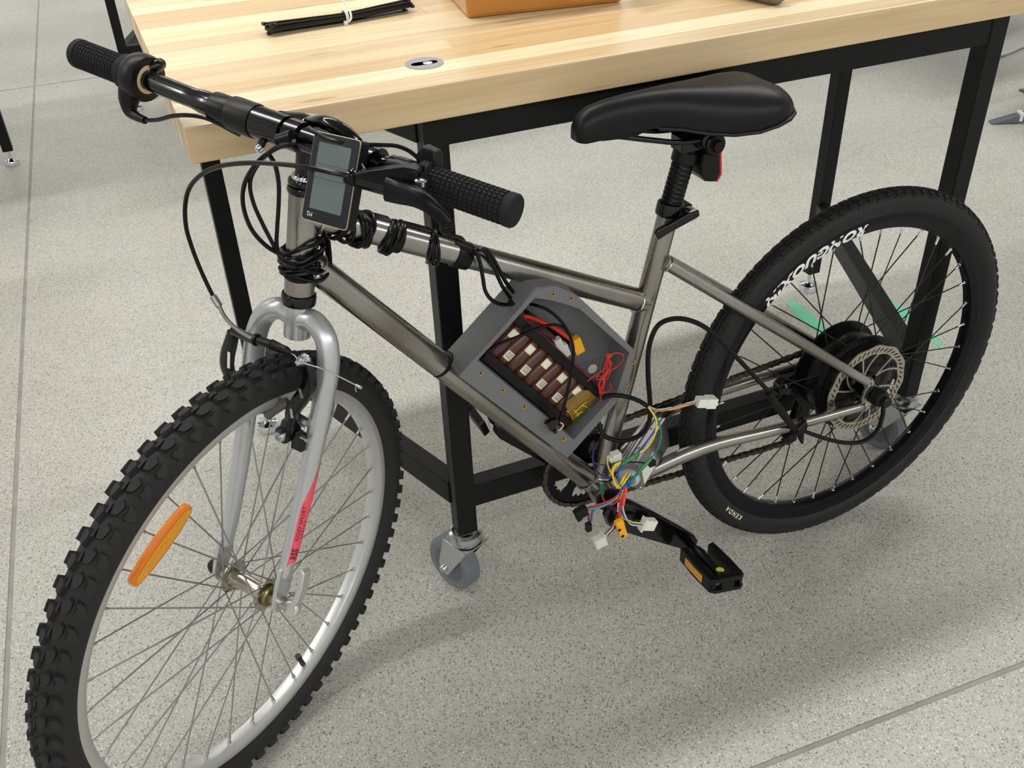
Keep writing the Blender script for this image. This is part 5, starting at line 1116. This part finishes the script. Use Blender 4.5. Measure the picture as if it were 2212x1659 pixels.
# thick motor cable, joint and loop at the chainstay
mc = [fr(1293, 912, 0.034), fr(1299, 931, 0.040), fr(1312, 945, 0.046), fr(1345, 952, 0.054), fr(1382, 940, 0.056), fr(1402, 912, 0.050), fr(1404, 870, 0.044), fr(1400, 810, 0.046), fr(1402, 750, 0.046), fr(1420, 705, 0.044), fr(1452, 689, 0.046), fr(1490, 692, 0.050), fr(1530, 712, 0.056), fr(1580, 760, 0.066), (fr(1625, 808, 0.074)), fr(1655, 840, 0.080), fr(1668, 858, 0.082)]
wire('motor_cable', mc, 0.0036, cablethick, cab)
P(MB().tube(spline([fr(1660, 848, 0.082), fr(1672, 868, 0.082), fr(1690, 892, 0.080), fr(1708, 916, 0.078), fr(1720, 930, 0.076)], 4), [0.0052, 0.0058, 0.0062, 0.0064, 0.0058, 0.0062, 0.0066, 0.0068, 0.0066, 0.0062, 0.0058, 0.0054, 0.0052, 0.005, 0.005, 0.0048, 0.0048], 14), 'plug_joint', blackmt, cab, smooth=60)
P(MB().lathe([(0.0092, -0.008), (0.0108, -0.0075), (0.0112, 0.0), (0.0106, 0.0075), (0.0092, 0.008)], fr(1727, 917, 0.065), near_cs[-1] - near_cs[-2], 20), 'tape_wrap', tapeblk, cab)
P(MB().tube([fr(1728, 925, 0.076), fr(1730, 945, 0.076), fr(1733, 958, 0.078)], [0.007, 0.0052, 0.0016], 8), 'tape_tail', tapeblk, cab)
P(MB().tube([fr(1712, 938, 0.074), fr(1722, 928, 0.077), fr(1736, 914, 0.074)], [0.004, 0.008, 0.007], 10), 'tape_bulge', tapeblk, cab)
wire('motor_cable', [fr(1735, 930, 0.078), fr(1760, 940, 0.082), fr(1800, 952, 0.086), fr(1840, 957, 0.09), fr(1872, 950, 0.094), fr(1896, 928, 0.097), fr(1907, 896, 0.098), fr(1908, 872, 0.096)], 0.0036, cablethick, cab)

# ---- battery enclosure (3D printed, straddles the down tube; open towards the rider's left)
BO = V((0.7264, 0, 0.2662)); Bd = V((-0.612, 0, -0.791)); Bq = V((-0.791, 0, 0.612))
def bp3(s_, t_, y_): return BO + Bd * s_ + Bq * t_ + YB * y_
enc = empty('battery_enclosure', None, bike, 'grey printed battery enclosure with its lid off')
OUT = [(0.0508, 0.0085), (0.0442, 0.1573), (0.0653, 0.1778), (0.0967, 0.1875), (0.1233, 0.1885), (0.2396, 0.1904), (0.2811, 0.1425), (0.2870, 0.0800), (0.2923, 0.0154)]
INN = [(0.0554, 0.0395), (0.0515, 0.1483), (0.0750, 0.1615), (0.1000, 0.1720), (0.1165, 0.1780), (0.2342, 0.1835), (0.2709, 0.1324), (0.2740, 0.0800), (0.2769, 0.0405)]
YF, YK = 0.045, -0.012; k = len(OUT); m = MB()
vs = [bp3(s_, t_, YF) for s_, t_ in OUT] + [bp3(s_, t_, YF) for s_, t_ in INN] + [bp3(s_, t_, YK) for s_, t_ in OUT] + [bp3(s_, t_, YK + 0.004) for s_, t_ in INN]
fs = [tuple(range(2 * k, 3 * k)), tuple(range(3 * k, 4 * k))]
for i in range(k):
    j = (i + 1) % k; fs += [(i, j, k + j, k + i), (i, j, 2 * k + j, 2 * k + i), (k + i, k + j, 3 * k + j, 3 * k + i)]
m.add(vs, fs); P(m, 'enclosure_shell', printgrey, enc, smooth=0, bevel=0.0008)
for (u, v) in ((1195, 635), (1234, 644), (1367.5, 782), (1355, 830), (1039, 806), (1086, 843), (1133, 878.5), (1177, 914), (1217, 948)):
    c = fr(u, v, YF); m = MB().lathe([(0.0014, 0.0004), (0.0019, 0.0010), (0.0029, 0.0010), (0.0032, 0.0002)], c, YB, 18); ins = P(m, 'brass_insert', brass, enc, label='brass threaded insert')
    P(MB().lathe([(0.0, 0.00055), (0.0015, 0.00055)], c, YB, 14), 'insert_bore', blackmt, enc)
Bdw = FX * Bd.x + FN * Bd.y + FU * Bd.z
def bps(u, v, s_):
    q = BO + Bd * s_; return w2f(hit(u, v, C + FX * q.x + FN * q.y + FU * q.z, Bdw))
hc_ = bps(1110, 648, 0.0462); m = MB().lathe([(0.0, 0.0006), (0.0098, 0.0006), (0.0104, 0.0)], hc_, -Bd, 28); P(m, 'cable_port', blackmt, enc)
tcx = BO + Bd * 0.0508; m = MB().lathe([(0.0178, 0.0012), (0.0196, 0.0012), (0.0198, -0.002)], tcx, -Bd, 28, caps=False); P(m, 'tube_collar', blackmt, enc)
for (s_, t_, y_) in ((0.262, 0.150, 0.010), (0.252, 0.166, 0.002), (0.268, 0.128, 0.016)):
    P(MB().lathe([(0.0, 0.0004), (0.0022, 0.0004)], bp3(s_ - 0.001, t_, y_) - Bq * 0.002, (-Bd - Bq * 0.4), 10), 'wall_hole', blackmt, enc)
P(MB().lathe([(0.0, 0.0005), (0.0072, 0.0005), (0.0076, 0.0)], fr(1280, 797, YK + 0.004), YB, 20), 'back_port', stickerw, enc)

# ================================================================ battery pack (sits in the enclosure)
PKO = bp3(0.16, 0.041, 0.0)
def bikeloc(o): return mtx(C - FU * RADR, FX, FN, FU) @ Matrix.Translation(o + OFF)
pk = empty('battery_pack', bikeloc(PKO)); tag(pk, 'pack of brown cylindrical battery cells between black holders, inside the grey box', 'battery')
def PK(m, name, mt, parent=None, **kw): return m.build(name, mt, parent or pk, off=-PKO, **kw)
def bbox(m, s0, s1, t0, t1, y0, y1): return m.box(bp3((s0 + s1) / 2, (t0 + t1) / 2, (y0 + y1) / 2), (s1 - s0, t1 - t0, y1 - y0), (Bd, Bq, YB))
PK(bbox(MB(), 0.057, 0.2650, 0.0415, 0.0560, -0.007, 0.0290), 'cell_holder', blackpl, smooth=0, bevel=0.0012)
PK(bbox(MB(), 0.057, 0.2650, 0.1060, 0.1190, -0.007, 0.0290), 'cell_holder', blackpl, smooth=0, bevel=0.0012)
PK(bbox(MB(), 0.057, 0.2650, 0.1192, 0.1198, -0.007, 0.0280), 'nickel_strip', brownw, smooth=0)
rnd = random.Random(8)
for i in range(11):
    s_ = 0.0665 + 0.0189 * i
    o = PK(MB().lathe([(0.0, 0.056), (0.0080, 0.056), (0.0092, 0.0575), (0.0092, 0.1045), (0.0080, 0.106), (0.0, 0.106)], BO + Bd * s_ + YB * 0.0155, Bq, 24), 'battery_cell', cellbrown)
    low = i % 2 == 0; tt = 0.069 if low else 0.094
    if i in (0,): continue
    m = MB(); vs = []; n_ = 7
    for a in range(n_):
        an = R_(-46 + 92 * a / (n_ - 1)); 
        for t_ in (tt - 0.0062, tt + 0.0062): vs.append(bp3(s_ + math.sin(an) * 0.00945, t_, 0.0155 + math.cos(an) * 0.00945))
    m.add(vs, [(2 * a, 2 * a + 1, 2 * a + 3, 2 * a + 2) for a in range(n_ - 1)]); lb = PK(m, 'cell_sticker', stickerw, o)
    m = MB()
    for e_ in ((-0.0066, -0.0056), (0.0050, 0.0060)):
        vs = []
        for a in range(n_):
            an = R_(-44 + 88 * a / (n_ - 1))
            for t_ in (tt + e_[0], tt + e_[1]): vs.append(bp3(s_ + math.sin(an) * 0.0096, t_, 0.0155 + math.cos(an) * 0.0096))
        m.add(vs, [(2 * a, 2 * a + 1, 2 * a + 3, 2 * a + 2) for a in range(n_ - 1)])
    PK(m, 'sticker_border', stickery, o)
    if low:
        m = MB()
        for b_ in range(6):
            t0 = tt - 0.0042 + b_ * 0.0015; wdt = (0.0004, 0.0008, 0.0003, 0.0006)[b_ % 4]; vs = []
            for a in range(5):
                an = R_(-36 + 60 * a / 4)
                for t_ in (t0, t0 + wdt): vs.append(bp3(s_ + math.sin(an) * 0.0097, t_, 0.0155 + math.cos(an) * 0.0097))
            m.add(vs, [(2 * a, 2 * a + 1, 2 * a + 3, 2 * a + 2) for a in range(4)])
        PK(m, 'printed_bar', inkdark, o)
PK(bbox(MB(), 0.2665, 0.2684, 0.0425, 0.1180, -0.007, 0.0310), 'circuit_board', pcb, smooth=0)
PK(bbox(MB(), 0.2684, 0.2705, 0.0440, 0.1060, -0.007, 0.0290), 'board_heatsink', alu, smooth=0, bevel=0.0004)
PK(bbox(MB(), 0.2655, 0.2664, 0.0425, 0.1180, -0.007, 0.0315), 'board_tape', kapton, smooth=0)
m = MB().prism([(0.2300, 0.070), (0.2655, 0.058), (0.2665, 0.109), (0.2500, 0.109), (0.2380, 0.100)], BO, Bd, Bq, YB, 0.0262, 0.0268)
km = mat('amber_film_sheet', '#9a7410', 0.12, trans=0.0); n, l, b = nodes(km); b.inputs['Alpha'].default_value = 0.55; b.inputs['Coat Weight'].default_value = 1.0
PK(m, 'amber_film', km, smooth=0)
m = MB()
for (u0, v0, u1, v1) in ((1240, 893, 1268, 868), (1244, 900, 1262, 888), (1238, 884, 1252, 902), (1256, 876, 1274, 884)): m.tube([fr(u0, v0, 0.028), fr((u0 + u1) / 2, (v0 + v1) / 2 - 2, 0.029), fr(u1, v1, 0.028)], 0.0006, 5)
PK(m, 'film_crease', stickery, None)
def pkw(name, pts, r, mt, n=8, k=7): return PK(MB().tube(spline(pts, k), r, n), name, mt)
pkw('power_lead', [fr(1127, 686, 0.0), fr(1140, 684, 0.002), fr(1165, 693, 0.004), fr(1195, 707, 0.006), fr(1220, 724, 0.006), fr(1236, 736, 0.004)], 0.0030, redpl)
pkw('power_lead', [fr(1136, 672, -0.003), fr(1160, 690, -0.003), fr(1190, 712, -0.002), fr(1220, 735, -0.001), fr(1238, 742, 0.001)], 0.0028, cablemat)
cxa = (fr(1255, 765, 0.004) - fr(1240, 725, 0.004)).normalized(); cxb = cxa.cross(YB)
m = MB().box(fr(1246, 745, 0.006), (0.026, 0.0145, 0.012), (cxa, cxb, YB)); PK(m, 'power_plug', yelpl, smooth=0, bevel=0.0012)
m = MB().box(fr(1206, 742, 0.008), (0.018, 0.011, 0.010), (cxa, cxb, YB)); m.box(fr(1217, 756, 0.008), (0.020, 0.014, 0.011), (cxa, cxb, YB)); m.box(fr(1226, 773, 0.008), (0.007, 0.003, 0.003), (cxa, cxb, YB)); PK(m, 'white_plug', clearnyl, smooth=0, bevel=0.0008)
for (dx, mt) in ((0, brownw), (5, brownw), (2, cablemat)): pkw('charge_lead', [fr(1160 + dx, 700, 0.0), fr(1170 + dx, 716, 0.003), fr(1182 + dx, 722, 0.005), fr(1190 + dx, 726, 0.006), fr(1199 + dx * .5, 735, 0.007)], 0.0011, mt, 6)
rnd = random.Random(21)
for i in range(6):
    j = lambda a: rnd.uniform(-a, a)
    pkw('sense_lead', [fr(1300 + j(6), 848 + j(4), 0.037), fr(1300 + j(8), 830 + j(6), 0.038), fr(1308 + j(7), 810 + j(5), 0.038), fr(1314 + j(8), 790 + j(6), 0.038), fr(1312 + j(9), 775 + j(8), 0.037), fr(1322 + j(6), 764 + j(5), 0.037)][: rnd.choice((5, 6))], 0.0008, redthin, 6, 5)
pkw('sense_lead', [fr(1269, 823, 0.037), fr(1290, 808, 0.037), fr(1308, 794, 0.038), fr(1312, 775, 0.038), fr(1325, 764, 0.037), fr(1338, 763, 0.040), fr(1347, 769, 0.041), fr(1345, 779, 0.041), fr(1335, 790, 0.038), fr(1318, 802, 0.038), fr(1306, 815, 0.038), fr(1292, 820, 0.038), fr(1288, 815, 0.038), fr(1295, 812, 0.038), fr(1305, 822, 0.038), fr(1302, 840, 0.038)], 0.0009, redthin, 6)
pkw('sense_lead', [fr(1318, 826, 0.037), fr(1321, 838, 0.037), fr(1312, 846, 0.037), fr(1300, 850, 0.037), fr(1296, 868, 0.040)], 0.0009, redthin, 6)
pkw('display_lead', [fr(1146, 657, 0.010), fr(1162, 661, 0.022), fr(1190, 674, 0.030), fr(1220, 704, 0.036), fr(1236, 740, 0.040), fr(1238, 775, 0.042), fr(1231, 820, 0.044), fr(1222, 862, 0.046), fr(1214, 892, 0.048), fr(1207, 912, 0.050)], 0.0022, cablemat)
pkw('display_lead', [fr(1230, 722, 0.034), fr(1214, 706, 0.034), fr(1190, 702, 0.034), fr(1160, 710, 0.035), fr(1120, 727, 0.037), fr(1085, 740, 0.038), fr(1055, 758, 0.036), fr(1042, 772, 0.030)], 0.0022, cablemat)
pkx = (fr(1196, 930, 0.053) - fr(1186, 912, 0.053)).normalized(); m = MB().box(fr(1190, 917, 0.054), (0.016, 0.011, 0.008), (pkx, pkx.cross(YB), YB)); m.box(fr(1198, 910, 0.054), (0.009, 0.010, 0.007), (pkx.cross(YB), pkx, YB)); m.box(fr(1198, 931, 0.054), (0.006, 0.006, 0.006), (pkx, pkx.cross(YB), YB)); PK(m, 'small_plug', blackgl, smooth=0, bevel=0.0008)
for (mt, dx) in ((redthin, 0), (whitew, 3), (cablemat, -2)): pkw('plug_lead', [fr(1207 + dx, 912, 0.05), fr(1214 + dx, 918, 0.051), fr(1208 + dx, 927, 0.051), fr(1199, 930, 0.051)], 0.0007, mt, 5)

# ================================================================ motor controller with its wiring (hangs between seat tube and rear tyre)
c1 = V((0.4384, 0.0785, 0.0255)); aW = V((0.605, -0.78, -0.16)).normalized(); aL = V((-0.785, -0.618, 0.042)).normalized(); aH = V((-0.132, 0.101, -0.986)).normalized(); sW, sL, sH = 0.0292, 0.112, 0.0504
KO = c1 + aW * sW / 2 + aL * sL / 2 + aH * sH
kc = empty('motor_controller', bikeloc(KO)); tag(kc, 'ribbed aluminium motor controller with loose coloured wires, tucked behind the seat tube', 'controller')
def KC(m, name, mt, parent=None, **kw): return m.build(name, mt, parent or kc, off=-KO, **kw)
m = MB(); W_ = sW; prof = [(0, 0), (0.004, 0), (0.0045, 0.0016), (0.0058, 0.0016), (0.0063, 0), (0.0105, 0), (0.011, 0.0022), (0.0165, 0.0022), (0.017, 0), (0.0205, 0), (0.021, 0.0016), (0.0222, 0.0016), (0.0227, 0), (0.0246, 0), (0.0251, 0.0016), (0.0263, 0.0016), (0.0268, 0), (W_, 0), (W_, sH), (0, sH)]
m.prism(prof, c1, aW, aH, aL, 0.002, sL); KC(m, 'controller_case', alu, smooth=0, bevel=0.0003)
KC(MB().box(c1 + aW * sW / 2 + aH * sH / 2 + aL * 0.0005, (sW + 0.001, sH + 0.001, 0.003), (aW, aH, aL)), 'end_plate', alu, smooth=0, bevel=0.0005)
m = MB()
for (a, b_) in ((0.003, 0.003), (sW - 0.004, 0.004), (0.003, sH - 0.003), (sW - 0.003, sH - 0.004)): m.lathe([(0.0024, 0.0), (0.0024, 0.0012), (0.0014, 0.0024), (0.0, 0.0025)], c1 + aW * a + aH * b_ - aL * 0.001, -aL, 10)
KC(m, 'end_screw', zinc)
m = MB()
for q in (0.035, 0.085): m.lathe([(0.0022, 0.0), (0.0016, 0.0015), (0.0, 0.0018)], c1 + aW * 0.0138 + aL * q + aH * 0.0018, -aH, 10)
KC(m, 'case_screw', zinc)
KC(MB().box(c1 + aL * 0.030 + aH * 0.034 - aW * 0.0003, (0.0005, 0.046, 0.026), (aW, aL, aH)), 'side_sticker', stickerw, smooth=0)
gcen = c1 + aW * 0.016 + aH * 0.030 - aL * 0.001
KC(MB().lathe([(0.0150, 0.0), (0.0150, 0.004), (0.0125, 0.007), (0.0100, 0.007), (0.0095, 0.004), (0.0, 0.004)], gcen, -aL, 28), 'wire_grommet', mat('translucent_grommet', '#b9bcc0', 0.3, coat=0.4))
def kw(name, pts, r, mt, n=8, k=6): return KC(MB().tube(spline(pts, k), r, n), name, mt)
YW = 0.094
F_ = lambda u, v, y=YW: fr(u, v, y)
gx = [gcen - aL * 0.004 + aW * (0.003 * i) + aH * (0.002 * (i % 3)) for i in range(-3, 4)]
kw('phase_wire', [gx[1], F_(1342, 1040), F_(1334, 1052), F_(1328, 1040), F_(1322, 1020), F_(1328, 1005, 0.098), F_(1341, 998, 0.10)], 0.0015, yelwire); kw('phase_wire', [gx[2], F_(1348, 1038), F_(1338, 1054), F_(1330, 1048), F_(1324, 1028), F_(1327, 1012, 0.096), F_(1338, 1001, 0.10)], 0.0013, yelwire)
kw('phase_wire', [gx[3], F_(1356, 1042), F_(1350, 1052), F_(1342, 1050), F_(1336, 1038, 0.098), F_(1335, 1022, 0.10), F_(1344, 1006, 0.102)], 0.0018, bluew); kw('phase_wire', [gx[4], F_(1360, 1036, 0.098), F_(1352, 1049, 0.1), F_(1344, 1051, 0.1)], 0.0020, bluew)
for (a, b_) in (((1361, 1024), (1343, 1050)), ((1353, 1022), (1340, 1045))): kw('phase_wire', [F_(*a, 0.092), F_((a[0] + b_[0]) / 2, (a[1] + b_[1]) / 2, 0.1), F_(*b_, 0.098)], 0.0016, yelwire)
kw('phase_wire', [gx[5], F_(1358, 1050, 0.098), F_(1366, 1036, 0.10), F_(1379, 1021, 0.10)], 0.0022, greenw)
def sleeve(a, b_, y0, y1):
    p, q = F_(*a, y0), F_(*b_, y1); d = q - p; L = d.length; KC(MB().lathe([(0.0016, 0), (0.0024, 0.001), (0.0031, L * 0.35), (0.0033, L * 0.6), (0.0026, L * 0.85), (0.0016, L)], p, d, 14), 'crimp_sleeve', greensleeve)
sleeve((1340, 1004), (1382, 977), 0.10, 0.098); sleeve((1378, 1021), (1410, 986), 0.10, 0.096); sleeve((1298, 1044), (1302, 1064), 0.075, 0.078)
KC(MB().lathe([(0.0030, 0.0), (0.0032, 0.018), (0.0026, 0.019), (0.0, 0.019)], F_(1299, 1043, 0.076), F_(1301, 1064, .078) - F_(1299, 1043, 0.076), 12), 'bullet_sleeve', mat('dark_green_sleeve', '#176a3e', 0.3))
kw('motor_phase_lead', [F_(1381, 978, 0.098), F_(1398, 966, 0.094), F_(1412, 945, 0.088), F_(1418, 922, 0.08), F_(1416, 903, 0.072), F_(1404, 884, 0.064), F_(1398, 876, 0.060)], 0.0013, yelwire); kw('motor_phase_lead', [F_(1409, 987, 0.096), F_(1422, 966, 0.09), F_(1428, 940, 0.084), F_(1424, 915, 0.076), F_(1412, 894, 0.068), F_(1400, 877, 0.060)], 0.0013, greenw)
kw('motor_phase_lead', [F_(1343, 1002, 0.099), F_(1370, 985, 0.08), F_(1400, 950, 0.076), F_(1418, 920, 0.072), F_(1410, 892, 0.066), F_(1399, 876, 0.060)], 0.0013, bluew)
kw('motor_sheath', [fr(1302, 860, 0.050), fr(1314, 855, 0.051), fr(1335, 854, 0.054), fr(1362, 859, 0.058), fr(1384, 868, 0.060), fr(1398, 877, 0.061)], 0.0034, cablethick)
# hall plug on the tyre side
HPa = fr(1506, 868, 0.066); HPb = fr(1556, 868, 0.068); hx_ = (HPb - HPa).normalized(); hz_ = YB.cross(hx_)
for i, mt in enumerate((whitew, greenw, yelwire, orangew, bluew, redthin)): kw('hall_lead', [fr(1398, 876 + i, 0.061), fr(1420, 884 + (i % 3) * 2, 0.062), fr(1450, 880 + (i % 4) * 2, 0.064), fr(1480, 872 + (i % 4) * 2, 0.066), fr(1508, 864 + i * 2, 0.066)], 0.0007, mt, 5)
m = MB().box(HPa + hx_ * 0.008, (0.018, 0.013, 0.014), (hx_, YB, hz_)); m.box(HPa + hx_ * 0.0225, (0.0165, 0.015, 0.0165), (hx_, YB, hz_)); m.box(HPa + hx_ * 0.034 - hz_ * 0.004, (0.008, 0.004, 0.004), (hx_, YB, hz_)); KC(m, 'hall_plug', whitepl, smooth=0, bevel=0.0008)
# small white plug by the seat tube
pa_ = fr(1330, 985, 0.070); ux = (fr(1346, 980, 0.07) - fr(1318, 990, 0.07)).normalized(); m = MB().box(pa_, (0.014, 0.012, 0.012), (ux, YB, ux.cross(YB))); m.box(pa_ - ux * 0.009 - Z * .002, (0.007, 0.010, 0.008), (ux, YB, ux.cross(YB))); KC(m, 'white_plug', whitepl, smooth=0, bevel=0.0008)
kw('brake_lead', [F_(1312, 990, 0.072), F_(1313, 1004, 0.080), F_(1320, 1022, 0.088), F_(1330, 1036, 0.092), F_(1340, 1045, 0.092)], 0.0011, yelwire, 6); kw('brake_lead', [F_(1316, 992, 0.072), F_(1318, 1006, 0.078), F_(1326, 1022, 0.084), F_(1336, 1036, 0.09)], 0.0009, cablemat, 6)
kw('lamp_lead', [F_(1284, 968, 0.03), F_(1280, 985, 0.04), F_(1284, 1000, 0.055), F_(1300, 1004, 0.066), F_(1325, 1003, 0.08), F_(1342, 1001, 0.09)], 0.0011, purplew, 6); kw('lamp_lead', [F_(1284, 968, 0.03), F_(1281, 990, 0.04), F_(1284, 1010, 0.055), F_(1296, 1024, 0.066), F_(1312, 1031, 0.08), F_(1335, 1034, 0.088)], 0.0011, purplew, 6)
kw('lamp_lead', [F_(1355, 999, 0.098), F_(1372, 998, 0.096), F_(1394, 1000, 0.094), F_(1405, 1001, 0.094)], 0.0011, cablemat, 6); KC(MB().box(F_(1408, 1000, 0.093), (0.011, 0.008, 0.009)), 'small_plug', blackpl, smooth=0, bevel=0.0008)
# hanging bundle
BX = F_(1346, 1052, 0.096)
def drop(name, pts, mt, r=0.0011): return kw(name, [BX + V((0, 0.001 * random.uniform(-2, 2), 0.002 * random.uniform(-1, 1)))] + [F_(*p) for p in pts], r, mt, 6)
for i, (mt, dv) in enumerate(((redthin, 0), (purplew, 2), (yelwire, 5), (greenw, 8), (bluew, 4))): drop('signal_lead', [(1338 - i, 1064 + dv), (1326, 1076 + dv * 0.8), (1304, 1086 + dv), (1284, 1092 + dv), (1272 - i, 1094 + dv)], mt, 0.0010)
for i, (mt, dx) in enumerate(((redthin, 0), (bluew, 3), (greenw, 5))): drop('signal_lead', [(1336, 1068), (1318 + dx, 1080), (1290 + dx, 1092), (1277 + dx, 1106), (1272 + dx, 1128)], mt, 0.0008)
kw('signal_lead', [F_(1270, 1110, 0.096), F_(1271, 1120, 0.096), F_(1272, 1130, 0.096)], 0.0008, cablemat, 6)
kw('signal_lead', [F_(1301, 1066, 0.078), F_(1303, 1078, 0.085), F_(1312, 1088, 0.092), F_(1326, 1088, 0.096), F_(1337, 1076, 0.096), BX], 0.0011, redthin, 6); kw('signal_lead', [F_(1305, 1043, 0.076), F_(1316, 1050, 0.084), F_(1330, 1052, 0.09), BX], 0.0009, brownw, 6)
ax_ = (F_(1262, 1100) - F_(1243, 1110)).normalized(); m = MB().box(F_(1256, 1106, 0.096), (0.018, 0.010, 0.016), (ax_, YB, ax_.cross(YB))); m.box(F_(1250, 1118, 0.096), (0.008, 0.009, 0.008), (ax_, YB, ax_.cross(YB))); m.box(F_(1243, 1108, 0.096), (0.006, 0.008, 0.006), (ax_, YB, ax_.cross(YB))); KC(m, 'black_plug', blackpl, smooth=0, bevel=0.0008)
m = MB().box(F_(1271, 1138, 0.096), (0.0085, 0.008, 0.014), (XB, YB, Z)); KC(m, 'black_plug', blackpl, smooth=0, bevel=0.0008)
for (mt, dx) in ((redpl, 0), (redthin, 3)): kw('power_lead', [BX, F_(1340 + dx, 1075), F_(1336 + dx, 1100), F_(1338 + dx, 1122)], 0.0017, mt)
kw('power_lead', [BX + V((-0.004, 0, 0)), F_(1352, 1062, 0.098), F_(1349, 1078, 0.098), F_(1346, 1092, 0.097)], 0.0020, orangered)
yx = (F_(1350, 1163) - F_(1336, 1122)).normalized(); yy_ = yx.cross(YB)
m = MB().box(F_(1338, 1130, 0.098), (0.014, 0.013, 0.010), (yx, yy_, YB)); m.box(F_(1343, 1146, 0.098), (0.026, 0.0125, 0.009), (yx, yy_, YB)); KC(m, 'power_plug', yelpl, smooth=0, bevel=0.0022)
m = MB()
for (u, v) in ((1338, 1145), (1345, 1158)): m.lathe([(0.0, 0.0006), (0.0026, 0.0006)], F_(u, v, 0.1027), YB, 14)
KC(m, 'plug_socket', blackmt)
for i, (mt, dx) in enumerate(((yelwire, 0), (greenw, 2), (bluew, 4), (whitew, 7))): drop('throttle_lead', [(1338 + dx, 1080), (1337 + dx * 1.3, 1100), (1345 + dx, 1118), (1362, 1126 + i * 2), (1374, 1129 + i * 2), (1388, 1130 + i * 2)], mt, 0.0011)
kw('throttle_lead', [F_(1362, 1124), F_(1374, 1130), F_(1388, 1132)], 0.0009, redthin, 6)
wx_ = (F_(1416, 1133) - F_(1388, 1132)).normalized(); m = MB().box(F_(1402, 1132, YW), (0.020, 0.012, 0.0175), (wx_, YB, wx_.cross(YB))); m.box(F_(1388, 1132, YW), (0.0025, 0.013, 0.0235), (wx_, YB, wx_.cross(YB))); KC(m, 'white_plug', whitepl, smooth=0, bevel=0.0008)
for (mt, dx) in ((brownw, 0), (whitew, 5), (cablemat, 8)): drop('brake_lead', [(1336, 1085), (1334, 1105), (1328, 1125), (1318 + dx, 1142), (1304 + dx, 1156)], mt, 0.0009)
w2_ = (F_(1284, 1172) - F_(1306, 1160)).normalized(); m = MB().box(F_(1295, 1169, YW), (0.018, 0.012, 0.018), (w2_, YB, w2_.cross(YB))); m.box(F_(1305, 1162, YW), (0.0025, 0.013, 0.022), (w2_, YB, w2_.cross(YB))); KC(m, 'white_plug', clearnyl, smooth=0, bevel=0.0008)
